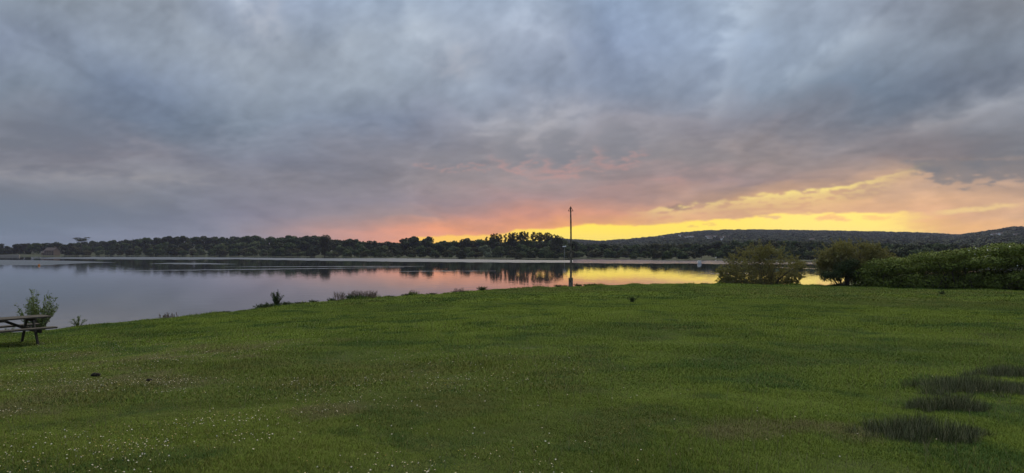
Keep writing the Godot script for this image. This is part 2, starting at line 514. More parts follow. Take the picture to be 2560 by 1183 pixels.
func whereabouts(px: float) -> String:
	for w in [[175, "near the brick house"], [330, "near the flat topped cedar"], [560, "in the stretch following the cedar"], [740, "short of the tall narrow tree"], [880, "around the tall narrow tree"], [1050, "past the tall narrow tree"], [1190, "short of the pale willows"], [1415, "by the tall pine stand"], [1580, "past the white platform"], [1705, "short of the moored boat"], [1840, "around the beached dinghies"], [2030, "beyond the gap-side willow bush"]]:
		if px < w[0]: return w[1]
	return "beyond the hedge and thorn bush"

func house_depth(h: Array) -> float:
	var best := 1000.0
	var gap := 1e9
	var d := 1000.0
	while d < ridge_depth(h[0]):
		var y := 629.0 - (far_land(h[0], d) + 3.5 - EYE) / d * F
		if absf(y - h[1]) < gap:
			gap = absf(y - h[1]); best = d
		d += 20.0
	return best

func build_far_trees() -> void:
	var rng := RandomNumberGenerator.new()
	rng.seed = 301
	var bark := flat(0.05, 0.042, 0.034)
	var greens := [leafy(0.030, 0.042, 0.015), leafy(0.042, 0.066, 0.020), leafy(0.050, 0.052, 0.021), leafy(0.078, 0.100, 0.042), leafy(0.150, 0.175, 0.110)]
	var words := ["dark green", "mid green", "olive brown", "light green", "pale silvery"]
	var protos := []
	for k in 7:
		protos.append([broadleaf(rng, rng.randf_range(0.85, 1.2), 15 + k % 3 * 3, 2200, 0.052, -0.06), trunk_shape(rng, 0.7, 0.03, 4, 0.25)])
	var bushes := []
	for k in 4:
		bushes.append([broadleaf(rng, rng.randf_range(1.3, 1.8), 16, 1500, 0.06, -0.06), trunk_shape(rng, 0.5, 0.03, 4, 0.4)])
	var tree := func(px: float, d: float, height: float, kind: int, proto: Array, called: String, label: String, category: String, group: String, wide := 1.0) -> void:
		var x := (px - 1280.0) / F * d
		var o := base(called, Vector3(x, far_land(px, d) - (0.1 if d > shore_depth(px) + 28.0 else 0.1 * height), -d), rng.randf() * TAU)
		o.scale = Vector3(height * wide, height, height * wide)
		put(proto[1], "trunk", bark, o)
		put(proto[0], "crown", greens[kind], o)
		tag(o, label, category, group)
	# back row: its tops make the skyline of the wood
	var px := -120.0
	while px < 2420.0:
		var d := shore_depth(px) + rng.randf_range(95, 125)
		var top := wood_top(px, d) + rng.randf_range(-1.2, 0.7)
		var ground := far_land(px, d)
		var kind: int = [0, 0, 0, 1, 1, 2][rng.randi() % 6]
		tree.call(px, d, maxf(7.0, top - ground), kind, protos[rng.randi() % 7], "skyline_tree", "%s tree on the far wood's skyline %s" % [words[kind], whereabouts(px)], "tree", "trees on the skyline of the far shore wood")
		px += rng.randf_range(15, 27)
	# middle row
	px = -90.0
	while px < 2380.0:
		var ds := shore_depth(px)
		var d := ds + rng.randf_range(38, 70)
		var top := lerpf(0.8, wood_top(px, d), rng.randf_range(0.55, 0.78))
		var kind: int = [0, 0, 1, 1, 2, 3][rng.randi() % 6]
		if px > 20.0 and px < 175.0:
			px += 30.0
			continue
		tree.call(px, d, maxf(6.0, top - far_land(px, d)), kind, protos[rng.randi() % 7], "woodland_tree", "%s tree in the body of the far wood %s" % [words[kind], whereabouts(px)], "tree", "trees in the body of the far shore wood")
		px += rng.randf_range(22, 38)
	# lower trees at the front of the wood
	for run in [[170, 790], [835, 1200], [1280, 1400], [1425, 1740], [1800, 2340]]:
		px = run[0]
		while px < run[1]:
			var d := shore_depth(px) + rng.randf_range(10, 26)
			var top := lerpf(0.8, wood_top(px, d), rng.randf_range(0.34, 0.52))
			var kind: int = [0, 0, 1, 1, 2, 3][rng.randi() % 6]
			tree.call(px, d, maxf(5.0, top - far_land(px, d)), kind, bushes[rng.randi() % 4] if rng.randf() < 0.5 else protos[rng.randi() % 7], "front_tree", "%s low tree at the far wood's front %s" % [words[kind], whereabouts(px)], "tree", "low trees at the front of the far shore wood")
			px += rng.randf_range(18, 34)
	# bushes at the water's edge
	for run in [[180, 1200], [1270, 1405], [1420, 1740], [1830, 2350]]:
		px = run[0]
		while px < run[1]:
			var d := shore_depth(px) + rng.randf_range(3, 13)
			var h := rng.randf_range(2.6, 6.5) * (0.75 if px > 600 and px < 1150 else 0.6 if px > 1250 and px < 1410 else 1.0)
			var kind: int = [0, 1, 1, 3, 2][rng.randi() % 5]
			tree.call(px, d, h, kind, bushes[rng.randi() % 4], "shore_bush", "round %s bush on the far water's edge %s" % [words[kind], whereabouts(px)], "bush", "bushes along the water's edge of the far shore")
			px += rng.randf_range(13, 44)
	# trees that stand out
	var lone: Array = [[1022, 96.0, 590.0, 0, 1.1, "broad dark tree whose crown stands against the yellow sky gap"], [1066, 96.0, 590.5, 0, 0.8, "small dark tree top cutting into the yellow gap beside a broader one"], [776, 90.0, 586.5, 0, 1.0, "dark bushy tree top rising from the wood behind the tall narrow tree"]]
	for l in lone:
		var d: float = shore_depth(l[0]) + l[1]
		tree.call(l[0], d, EYE + (629.0 - l[2]) / F * d - far_land(l[0], d), l[3], protos[rng.randi() % 7], "skyline_tree", l[5], "tree", "", l[4])
	for l in [[1212, 30.0, 609.0, 4, 0.9, "pale silvery willow with a high rounded crown by the tall pines"], [1246, 24.0, 611.0, 3, 0.9, "light green willow beside the pale one under the tall pines"], [1222, 14.0, 627.0, 4, 1.0, "low pale silvery sallow at the foot of the willows"], [1322, 26.0, 616.0, 1, 1.0, "mid green tree in front of the middle of the tall pine stand"]]:
		var d: float = shore_depth(l[0]) + l[1]
		tree.call(l[0], d, EYE + (629.0 - l[2]) / F * d - far_land(l[0], d), l[3], protos[rng.randi() % 7], "willow_tree" if l[3] != 1 else "woodland_tree", l[5], "tree", "", l[4])
	# the tall narrow tree at the water's edge
	var s := Shape.new()
	var lobes := []
	for k in 16:
		var y := 0.2 + 0.05 * k
		lobes.append([Vector3(rng.randfn(0, 0.05), y, rng.randfn(0, 0.05)), Vector3(0.15, 0.1, 0.15) * (0.6 + 0.9 * y)])
	lobes.append([Vector3(0.0, 0.03, 0), Vector3(0.3, 0.06, 0.2)])
	foliage(s, rng, lobes, 1800, 0.034, 0.5, 0.6, 0.5)
	var d0 := shore_depth(812) + 3.0
	tree.call(812.0, d0, EYE + (629.0 - 587.0) / F * d0 - far_land(812, d0), 2, [s.done(), trunk_shape(rng, 0.9, 0.028, 4, 0.1)], "narrow_tree", "tall narrow dark brown tree at the very edge of the far water", "tree", "")
	# the flat-topped cedar
	s = Shape.new()
	lobes = []
	for k in 11:
		var t := TAU * k * 0.618
		lobes.append([Vector3(cos(t) * 0.34 * (0.3 + 0.07 * k), 0.74 + 0.025 * k * rng.randf_range(0.6, 1.0), sin(t) * 0.34), Vector3(0.17, 0.035, 0.17)])
	foliage(s, rng, lobes, 900, 0.03, 0.9, 0.5, 0.4)
	var dc := shore_depth(203) + 100.0
	tree.call(203.0, dc, EYE + (629.0 - 592.0) / F * dc - far_land(203, dc), 0, [s.done(), trunk_shape(rng, 0.95, 0.018, 6, 0.3)], "cedar_tree", "flat topped cedar rising above the low end of the wood", "tree", "")
	# tall pines with bare stems and brushy tops
	var pines := []
	for k in 4:
		s = Shape.new()
		lobes = []
		for j in 7:
			var t := rng.randf() * TAU
			var y := 0.67 + 0.048 * j
			lobes.append([Vector3(cos(t) * 0.04, y, sin(t) * 0.04), Vector3(0.062, 0.062, 0.062) * rng.randf_range(0.65, 1.2) * (1.05 - 0.05 * j)])
		foliage(s, rng, lobes, 560, 0.024, 0.9, 0.3, 0.4)
		pines.append([s.done(), trunk_shape(rng, 0.97, 0.012, 5, 0.1)])
	var tops := [[1216,592],[1234,584],[1246,585],[1280,582],[1299,580],[1307,579],[1350,581],[1366,581],[1392,588],[1401,591],[1228,586],[1240,583],[1252,586],[1263,585],[1274,582],[1285,580],[1294,581],[1303,579],[1311,577],[1319,580],[1331,579],[1338,580],[1346,582],[1354,580],[1362,581],[1370,582],[1379,585],[1388,586],[1397,589],[1405,592]]
	for p in tops:
		var d: float = shore_depth(p[0]) + rng.randf_range(55, 75)
		tree.call(p[0], d, EYE + (629.0 - p[1]) / F * d - far_land(p[0], d), 0, pines[rng.randi() % 4], "tall_pine", "tall thin stemmed pine with a brushy top in the stand on the far shore", "tree", "tall pines in the stand on the far shore", 1.0 + 0.2 * rng.randf())
	# the wooded hillside: one mass
	var crown := Shape.new()
	foliage(crown, rng, [[Vector3(0, 0.45, 0), Vector3(0.55, 0.42, 0.55)], [Vector3(0.25, 0.6, 0.1), Vector3(0.3, 0.3, 0.3)], [Vector3(-0.22, 0.55, -0.12), Vector3(0.32, 0.3, 0.32)]], 150, 0.13, 0.3, 0.8, 0.25)
	var rows := PackedFloat32Array()
	var count := 0
	var homes := []
	for h in HOUSES: homes.append(Vector2(h[0], house_depth(h)))
	while count < 110000:
		var hx := rng.randf_range(1370, 2750)
		var ds := shore_depth(hx)
		var dr := ridge_depth(hx)
		var d := sqrt(lerpf(pow(ds + 160.0, 2), pow(dr + 40.0, 2), rng.randf()))
		if rng.randf() < 0.06: d = dr + rng.randf_range(-25, 10)
		var cleared := false
		for h in homes:
			if absf(hx - h.x) < 5.0 and d > h.y - 170.0 and d < h.y + 8.0: cleared = true
		if cleared: continue
		var x := (hx - 1280.0) / F * d
		if patch.get_noise_2d(x * 0.05, d * 0.05) > 0.52 and d < dr - 60: continue
		var k := rng.randf_range(4.0, 7.0) * (1.0 if rng.randf() > 0.03 else 1.5)
		var t := rng.randf() * TAU
		var w := k * rng.randf_range(0.9, 1.3)
		rows.append_array(PackedFloat32Array([w * cos(t), 0, w * sin(t), x, 0, k, 0, far_land(hx, d) - 0.8, -w * sin(t), 0, w * cos(t), -d]))
		var b := rng.randf_range(0.88, 1.12)
		rows.append_array(PackedFloat32Array([b, b * rng.randf_range(0.92, 1.08), b, 1.0]))
		count += 1
	many("hillside_wood", crown.done(), leafy(0.038, 0.050, 0.026), rows, count, "mass of trees covering the far hillside", "woodland")

func many(called: String, mesh: Mesh, material: Material, rows: PackedFloat32Array, count: int, label: String, category: String) -> void:
	mesh.surface_set_material(0, material)
	var mm := MultiMesh.new()
	mm.transform_format = MultiMesh.TRANSFORM_3D
	mm.use_colors = true
	mm.mesh = mesh
	mm.instance_count = count
	mm.buffer = rows
	var o := MultiMeshInstance3D.new()
	o.multimesh = mm
	o.name = numbered(called)
	add_child(o)
	tag(o, label, category, "", "stuff")

# ---------------------------------------------------------------- water
func rippled(strength: float, tile: float, frequency: float, seed_value: int, roughness: float) -> StandardMaterial3D:
	var m := StandardMaterial3D.new()
	m.albedo_color = Color(0.012, 0.016, 0.017).linear_to_srgb()
	m.roughness = roughness
	m.metallic_specular = 0.42
	var t := NoiseTexture2D.new()
	t.width = 512; t.height = 512; t.seamless = true
	t.noise = noise(seed_value, frequency, 4)
	t.as_normal_map = true
	t.bump_strength = 4.0
	m.normal_enabled = true
	m.normal_texture = t
	m.normal_scale = strength
	m.uv1_triplanar = true
	m.uv1_world_triplanar = true
	m.uv1_scale = Vector3(1.0 / tile, 1.0 / tile, 1.0 / tile)
	return m

func build_lake() -> void:
	var s := Shape.new()
	s.quad(Vector3(-2600, 0, 120), Vector3(2600, 0, 120), Vector3(2600, 0, -2400), Vector3(-2600, 0, -2400), Vector3.UP)
	var lake := put(s.done(), "lake", rippled(0.018, 31.0, 0.02, 81, 0.01))
	tag(lake, "calm lake water mirroring the sunset sky and the far trees", "", "", "structure")
	# stretches ruffled by the wind, outlined as they lie on the water: [px, upper y, lower y]
	var ruffled := rippled(1.2, 23.0, 0.03, 83, 0.28)
	var lightly := rippled(0.5, 23.0, 0.03, 83, 0.13)      # the stretch beyond the pole is less ruffled
	var wob := noise(84, 0.02, 3)
	for run in [
		[[75, 645.3, 645.6], [120, 644, 646.6], [260, 642.5, 648.6], [420, 643, 649.5], [600, 644, 648.5], [700, 645, 650.5], [840, 646, 652.5], [1000, 646, 654.5], [1240, 649.3, 656.5], [1400, 650.8, 656.5], [1432, 650.6, 656.8]],
		[[1432, 649.4, 657.2], [1450, 648.5, 658], [1600, 649.5, 659.2], [1720, 651.8, 659], [1800, 651, 660.5], [2000, 655.2, 661], [2300, 657.5, 662]],
		[[-300, 650, 662], [0, 650, 662.5], [60, 650.4, 663.5], [100, 651, 664], [150, 652, 661], [200, 653, 658.6], [250, 655, 656.8], [290, 656, 656.2]],
		[[372, 659.6, 659.8], [420, 657.6, 660.2], [470, 657.2, 661.2], [530, 658.4, 661], [592, 660.4, 660.6]],
		[[232, 677.2, 677.5], [400, 675.4, 677], [640, 672.6, 674.4], [860, 670.2, 671.2], [1010, 669, 669.3]],
		[[560, 667, 667.3], [700, 666.2, 667.4], [900, 665.6, 666.8], [1060, 665.6, 665.9]],
		[[980, 678.6, 678.9], [1100, 677.2, 678.4], [1240, 677.4, 677.7]],
		[[1930, 668.4, 668.8], [1970, 668.6, 671.2], [2050, 671.2, 673], [2150, 674, 675.6], [2230, 676.4, 676.7]],
		[[1745, 684.4, 684.8], [1800, 682.8, 684.6], [1880, 684, 684.2]],
		[[2020, 686, 686.3], [2060, 685.4, 686.8], [2120, 687, 687.2]],
	]:
		var r := Shape.new()
		var up := []
		var lo := []
		for row in run:
			up.append([row[0], row[1]])
			lo.append([row[0], row[2]])
		var x: float = run[0][0]
		var last: float = run[run.size() - 1][0]
		var previous := []
		while true:
			var taper := smoothstep(run[0][0], run[0][0] + 60.0, x) * (1.0 - smoothstep(last - 60.0, last, x))
			var a := table(up, x) + 0.5 * wob.get_noise_2d(x, 3.0) * taper
			var b := maxf(a + 0.15, table(lo, x) + 0.8 * wob.get_noise_2d(x * 1.4, 40.0) * taper)
			var now := [on_level(x, a, 0.004), on_level(x, b, 0.004)]
			if previous: r.quad(previous[0], now[0], now[1], previous[1], Vector3.UP)
			previous = now
			if x >= last: break
			x = minf(x + 8.0, last)
		put(r.done(), "ruffled_water", lightly if run[0][0] > 1400 else ruffled, lake)

# ---------------------------------------------------------------- lawn
func build_ground() -> void:
	var xs := []
	var zs := []
	var x := -42.0
	while x <= 70.0:
		xs.append(x); x += 0.5
	for k in [90, 130, 220, 420, 900]: xs.append(float(k))
	for k in [-60, -100, -200, -420]: xs.push_front(float(k))
	var z := -96.0
	while z <= 8.0:
		zs.append(z); z += 0.5
	for k in [14, 30, 60, 110, 118]: zs.append(float(k))
	var s := Shape.new()
	for b in zs:
		for a in xs:
			var y := lawn(a, b)
			if a > 70.0: y = lerpf(y, 1.4, smoothstep(70, 130, a))
			s.v.append(Vector3(a, y, b))
			s.c.append(Color.WHITE)
	var w := xs.size()
	for j in zs.size():
		for i in w:
			var a := s.v[j * w + mini(i + 1, w - 1)] - s.v[j * w + maxi(i - 1, 0)]
			var b := s.v[mini(j + 1, zs.size() - 1) * w + i] - s.v[maxi(j - 1, 0) * w + i]
			s.n.append(b.cross(a).normalized())
	for j in zs.size() - 1:
		for i in w - 1:
			var k := j * w + i
			s.i.append_array(PackedInt32Array([k, k + 1, k + w, k + 1, k + w + 1, k + w]))
	var m := mottled(Color(0.035, 0.045, 0.014), Color(0.085, 0.10, 0.03), 1.0 / 1.7, 61, 0.95)
	m.uv1_world_triplanar = true
	tag(put(s.done(), "ground", m), "grassy bank sloping gently to the lake", "", "", "structure")

func tuft(rng: RandomNumberGenerator, blades: int, radius: float, height: float, width: float) -> ArrayMesh:
	var s := Shape.new()
	for k in blades:
		var t := rng.randf() * TAU
		var r := radius * sqrt(rng.randf())
		var root := Vector3(cos(t) * r, -0.012, sin(t) * r)
		var h := height * rng.randf_range(0.45, 1.15)
		var u := rng.randf() * TAU
		var lean := Vector3(cos(u), 0, sin(u)) * h * rng.randf_range(0.15, 0.9)
		var across := Vector3(-sin(u), 0, cos(u)) * width * rng.randf_range(0.6, 1.2)
		var mid := root + lean * 0.35 + Vector3(0, h * 0.62, 0)
		var tip := root + lean + Vector3(0, h * rng.randf_range(0.75, 1.0), 0)
		var nn := (Vector3(0, 1, 0) + any_way(rng) * 0.45).normalized()
		var tint := Color(1, 1, 1) * rng.randf_range(0.65, 1.3)
		if rng.randf() < 0.11: tint = Color(1.75, 1.25, 1.9) * rng.randf_range(0.8, 1.15)
		s.quad(root - across, root + across, mid + across * 0.8, mid - across * 0.8, nn, tint)
		s.tri(mid - across * 0.8, mid + across * 0.8, tip, nn, nn, nn, tint)
	return s.done()

const DRY := [[430, 887, 2.6, 1.2], [1840, 1072, 0.55, 0.2], [2120, 1085, 0.45, 0.22], [60, 1010, 1.0, 0.5], [300, 960, 1.2, 0.4], [820, 1030, 0.6, 0.25]]
var dry_at := []

func grass_color(x: float, z: float, rng: RandomNumberGenerator) -> Color:
	var d := -z
	var n := patch.get_noise_2d(x * 1.0, z * 1.0)
	var m := patch.get_noise_2d(x * 0.28 + 50.0, z * 0.28)
	var f := fine.get_noise_2d(x, z)
	var c := Color(0.082, 0.124, 0.026)
	if rng.randf() < clampf(0.45 + 1.0 * m + 0.9 * n, 0.05, 0.95): c = Color(0.126, 0.178, 0.031)
	if rng.randf() < 0.85 * smoothstep(-0.05, 0.45, f - 0.3 * n - 0.3 * m): c = Color(0.048, 0.092, 0.025)
	if rng.randf() < 0.06 + 0.4 * smoothstep(0.05, 0.5, -m + 0.5 * f) + 0.3 * (1.0 - smoothstep(-2.0, 4.0, x)) * (1.0 - smoothstep(10.0, 17.0, d)): c = Color(0.120, 0.130, 0.040)
	for p in dry_at:
		var e := pow((x - p[0].x) / p[1], 2.0) + pow((z - p[0].z) / p[2], 2.0) + 1.6 * f + 0.9 * n
		if e < 1.3:
			if rng.randf() < 0.75 * (1.0 - smoothstep(0.0, 1.3, e)): c = Color(0.128, 0.124, 0.060)
	return c * rng.randf_range(0.86, 1.14)

func build_grass() -> void:
	var rng := RandomNumberGenerator.new()
	rng.seed = 401
	for p in DRY: dry_at.append([on_lawn(p[0], p[1]), p[2], p[3] * 2.2])
	var m := leafy(1, 1, 1, 0.6, 0.9)
	m.metallic_specular = 0.12
	var tiers := [[4.2, 9.5, 90000, 26, 0.07, 0.046, 0.0014], [9.5, 18.0, 110000, 28, 0.10, 0.052, 0.0024], [18.0, 34.0, 90000, 30, 0.18, 0.066, 0.006], [34.0, 66.0, 80000, 32, 0.32, 0.09, 0.014]]
	for k in tiers.size():
		var t = tiers[k]
		var rows := PackedFloat32Array()
		var count := 0
		for j in t[2]:
			var a := rng.randf_range(-0.78, 0.78)
			var d := sqrt(lerpf(t[0] * t[0], t[1] * t[1], rng.randf()))
			var edge := crest_depth(a)
			if d > edge + 1.6: continue
			var x := a * d
			var n := fine.get_noise_2d(x * 0.6, -d * 0.6 + 31.0)
			var h := (0.85 + 0.85 * maxf(n, -0.4) + 0.4 * patch.get_noise_2d(x * 2.0, d * 2.0)) * rng.randf_range(0.8, 1.2)
			h = clampf(h, 0.4, 2.4)
			if d > edge - 0.7: h *= 1.0 + 2.2 * smoothstep(-0.1, 0.45, fine.get_noise_2d(x * 0.9 + 9.0, d * 0.9)) * rng.randf()
			var w := rng.randf_range(0.85, 1.25)
			var u := rng.randf() * TAU
			rows.append_array(PackedFloat32Array([w * cos(u), 0, w * sin(u), x, 0, h, 0, lawn(x, -d), -w * sin(u), 0, w * cos(u), -d]))
			var c := grass_color(x, -d, rng)
			rows.append_array(PackedFloat32Array([c.r, c.g, c.b, 1.0]))
			count += 1
		many("grass", tuft(rng, t[3], t[4], t[5], t[6]), m, rows, count, "short lawn grass, %s" % ["closest to the rush clumps", "around the dark clods", "around the picnic table", "along the water's edge"][k], "grass")

func build_daisies() -> void:
	var rng := RandomNumberGenerator.new()
	rng.seed = 402
	var s := Shape.new()
	var top := Vector3(0, 0.058, 0)
	for k in 9:
		var t := TAU * k / 9.0
		var o := Vector3(cos(t), 0.12, sin(t)) * 0.0062
		var w := Vector3(-sin(t), 0, cos(t)) * 0.0023
		s.quad(top + w * 0.4, top + o * 0.7 + w, top + o, top + o * 0.7 - w, Vector3(0, 1, 0), Color(0.52, 0.52, 0.48))
	for k in 6:
		var t := TAU * k / 6.0
		var u := TAU * (k + 1) / 6.0
		s.tri(top + Vector3(0, 0.004, 0), top + Vector3(cos(t), 0.3, sin(t)) * 0.0026, top + Vector3(cos(u), 0.3, sin(u)) * 0.0026, Vector3.UP, Vector3.UP, Vector3.UP, Color(0.65, 0.42, 0.04))
	s.tube([Vector3(0, -0.01, 0), top], [0.0012, 0.001], 3, Color(0.06, 0.1, 0.03), false)
	var rows := PackedFloat32Array()
	var count := 0
	var spread := noise(403, 0.22, 3)
	for j in 240000:
		var a := rng.randf_range(-0.76, 0.74)
		var d := sqrt(lerpf(18.0, 34.0 * 34.0, pow(rng.randf(), 1.35)))
		if d > crest_depth(a) - 0.4: continue
		var x := a * d
		var left := 1.0 - smoothstep(-0.45, 0.25, a)
		var p := 0.02 + 0.5 * left * (1.0 - smoothstep(11.0, 22.0, d)) + 0.05 * left
		p *= smoothstep(-0.25, 0.45, spread.get_noise_2d(x * 0.8, -d * 1.6) + 0.1 * left)
		p *= 0.5 + 1.2 * smoothstep(-0.1, 0.4, fine.get_noise_2d(x * 2.0, d * 2.0))
		if rng.randf() > p * 0.62: continue
		var k := rng.randf_range(0.6, 1.35)
		var u := rng.randf() * TAU
		var tx := rng.randfn(0, 0.4)
		var tz := rng.randfn(0, 0.4)
		var b := Basis.from_euler(Vector3(tx, u, tz)).scaled(Vector3(k, k, k))
		rows.append_array(PackedFloat32Array([b.x.x, b.y.x, b.z.x, x, b.x.y, b.y.y, b.z.y, lawn(x, -d), b.x.z, b.y.z, b.z.z, -d, 1, 1, 1, 1]))
		count += 1
	many("daisies", s.done(), leafy(1, 1, 1, 0.3), rows, count, "small white daisies scattered over the lawn", "flowers")

func build_lawn_plants() -> void:
	var rng := RandomNumberGenerator.new()
	rng.seed = 404
	var stalk := Shape.new()
	stalk.tube([Vector3(0, -0.02, 0), Vector3(0.008, 0.07, 0), Vector3(0.03, 0.14, 0.006)], [0.0011, 0.001, 0.0008], 3, Color.WHITE, false)
	for k in 8:
		var e := any_way(rng)
		stalk.leaf(Vector3(0.02, 0.115, 0.004) + Vector3(0.012, 0.03, 0.003) * (k / 7.0), Vector3(e.x * 0.004, 0.008, e.z * 0.004), Vector3(e.z, 0, -e.x) * 0.002, (e + Vector3(0, 0.6, 0)).normalized())
	var rows := PackedFloat32Array()
	var count := 0
	for j in 7000:
		var a := rng.randf_range(-0.76, 0.76)
		var d := sqrt(lerpf(18.0, 22.0 * 22.0, pow(rng.randf(), 1.2)))
		if d > crest_depth(a) - 0.3: continue
		var x := a * d
		if patch.get_noise_2d(x * 1.3 + 20.0, d * 1.3) < -0.5 + 0.8 * rng.randf(): continue
		var k := rng.randf_range(0.6, 1.4)
		var b := Basis.from_euler(Vector3(rng.randfn(0, 0.15), rng.randf() * TAU, rng.randfn(0, 0.15))).scaled(Vector3(k, k, k))
		rows.append_array(PackedFloat32Array([b.x.x, b.y.x, b.z.x, x, b.x.y, b.y.y, b.z.y, lawn(x, -d), b.x.z, b.y.z, b.z.z, -d]))
		var c := Color(0.22, 0.20, 0.11) * rng.randf_range(0.75, 1.3)
		rows.append_array(PackedFloat32Array([c.r, c.g, c.b, 1.0]))
		count += 1
	many("grass_stalks", stalk.done(), leafy(1, 1, 1, 0.4), rows, count, "thin pale grass stalks standing above the lawn", "grass")

# ---------------------------------------------------------------- shrubs, weeds, rushes
func shrub(called: String, at: Vector3, rng: RandomNumberGenerator, lobes: Array, leaves: int, leaf: float, slim: float, material: Material, bark: Material, stems: int, spread := 0.6) -> Node3D:
	var o := base(called, at)
	var s := Shape.new()
	for k in stems:
		var l = lobes[k % lobes.size()]
		var foot := Vector3(l[0].x * 0.25 + rng.randfn(0, 0.08), -0.25, l[0].z * 0.25 + rng.randfn(0, 0.08))
		var tip: Vector3 = l[0] + any_way(rng) * l[1] * 0.7
		var mid := foot.lerp(tip, 0.5) + Vector3(rng.randfn(0, 0.1), 0.1, rng.randfn(0, 0.1))
		var r := 0.012 + 0.012 * tip.length() * rng.randf()
		s.tube([foot, mid, tip], [r, r * 0.7, r * 0.25], 5)
	put(s.done(), "stems", bark, o)
	s = Shape.new()
	foliage(s, rng, lobes, leaves, leaf, spread, slim, 0.45, -0.15)
	put(s.done(), "foliage", material, o)
	return o

func build_shrubs() -> void:
	var rng := RandomNumberGenerator.new()
	rng.seed = 501
	var bark := flat(0.06, 0.05, 0.038)
	# --- two willows on the shore
	var willow := leafy(0.220, 0.208, 0.095, 0.8)
	var spots := [[1905, 62.0, [[-2.2, 1.7, 1.1], [-1.0, 2.6, 1.0], [-0.1, 3.0, 0.8], [0.9, 2.5, 1.0], [1.9, 1.9, 1.0], [-2.6, 0.9, 0.9], [-1.3, 0.9, 1.1], [0.2, 0.9, 1.1], [1.5, 0.8, 1.0], [2.8, 0.9, 0.6], [3.2, 1.9, 0.5], [0.0, 1.8, 1.1], [-3.2, 0.6, 0.6], [-2.2, 0.4, 0.8], [-0.8, 0.3, 0.8], [0.7, 0.3, 0.8], [2.2, 0.3, 0.7], [-3.0, 1.3, 0.6]], "olive green willow bush beside the bare gap in the bank"], [2125, 60.0, [[-1.7, 1.8, 0.8], [-1.0, 2.2, 0.8], [-0.2, 2.4, 0.7], [0.8, 2.3, 0.8], [1.7, 2.0, 0.7], [-1.5, 1.4, 0.7], [-0.6, 1.5, 0.9], [0.7, 1.4, 0.9], [1.8, 1.3, 0.8], [-0.2, 1.0, 0.5], [-1.9, 1.1, 0.6], [1.2, 0.9, 0.6], [2.3, 1.6, 0.7], [2.8, 1.2, 0.7], [-1.6, 0.6, 0.7], [-0.6, 0.5, 0.7], [0.5, 0.5, 0.7]], "broad topped olive willow rising behind the dark thorn bush"]]
	for w in spots:
		var a: float = (w[0] - 1280.0) / F
		var d: float = crest_depth(a) + 2.2
		var at := Vector3(a * d, lawn(a * d, -d), -d)
		var lobes := []
		for l in w[2]:
			lobes.append([Vector3(l[0], l[1] + 0.4, rng.randf_range(-0.8, 0.8)), Vector3(l[2], l[2] * 0.72, l[2])])
		var o := base("willow_bush", at)
		var st := Shape.new()
		var lf := Shape.new()
		for k in 46:
			var l = lobes[k % lobes.size()]
			var foot := Vector3(l[0].x * 0.35 + rng.randfn(0, 0.12), -0.25, l[0].z * 0.3)
			var r := rng.randf_range(0.02, 0.05)
			st.tube([foot, foot.lerp(l[0], 0.55) + Vector3(rng.randfn(0, 0.15), 0.1, rng.randfn(0, 0.1)), l[0] + any_way(rng) * l[1] * 0.5], [r, r * 0.7, r * 0.3], 5)
		for k in 1250:
			var l = lobes[rng.randi() % lobes.size()]
			if l[0].y > 1.7 and k % 3 == 0: l = lobes[rng.randi() % lobes.size()]
			var root: Vector3 = l[0] + any_way(rng) * l[1] * 0.8
			root.y = maxf(root.y, -0.1)
			var dir := (any_way(rng) + Vector3(l[0].x * 0.12, 0.55 if l[0].y > 1.5 else 0.15, l[0].z * 0.15)).normalized()
			var long: float = l[1].x * rng.randf_range(0.5, 1.15)
			var bend := Vector3(rng.randfn(0, 0.1), -0.12 * rng.randf(), rng.randfn(0, 0.1)) * long
			st.tube([root, root + dir * long * 0.5 - bend * 0.5, root + dir * long + bend], [0.008, 0.006, 0.003], 3)
			for j in 34:
				var u := rng.randf()
				var p := root + dir * long * u + bend * (u * u - 0.4 * u)
				var along := (dir * 0.5 + any_way(rng)).normalized()
				var side := along.cross(any_way(rng)).normalized()
				var nn := side.cross(along)
				if nn.y < 0.0: nn = -nn
				var g := rng.randf_range(0.045, 0.085)
				var v := clampf(rng.randfn(1.0, 0.22), 0.5, 1.6)
				lf.leaf(p + any_way(rng) * 0.06, along * g, side * g * 0.34, nn, Color(v * 1.02, v, v * 0.9))
		put(st.done(), "stems", bark, o)
		put(lf.done(), "foliage", willow, o)
		tag(o, w[3], "willow")
	# --- dark thorn at the end of the hedge
	var thorn_at := on_crest(2102, 0.3)
	tag(shrub("thorn_bush", thorn_at, rng, [[Vector3(-1.1, 0.75, 0), Vector3(0.45, 0.45, 0.5)], [Vector3(0.2, 1.3, 0), Vector3(0.8, 0.62, 0.8)], [Vector3(0.9, 0.9, 0.1), Vector3(0.6, 0.45, 0.6)], [Vector3(-0.4, 0.8, 0.1), Vector3(0.6, 0.45, 0.6)], [Vector3(0.8, 1.7, 0), Vector3(0.6, 0.4, 0.6)]], 6000, 0.045, 0.6, leafy(0.040, 0.056, 0.020, 0.3), flat(0.035, 0.03, 0.024), 24, 1.0), "dark thorn bush with crooked stems between the willow and the hedge", "bush")
	# --- the hedge
	var hedge_leaf := leafy(0.125, 0.160, 0.034, 0.55)
	var o := base("hedge", on_crest(2350, 0.8))
	var lobes := []
	var under := Shape.new()
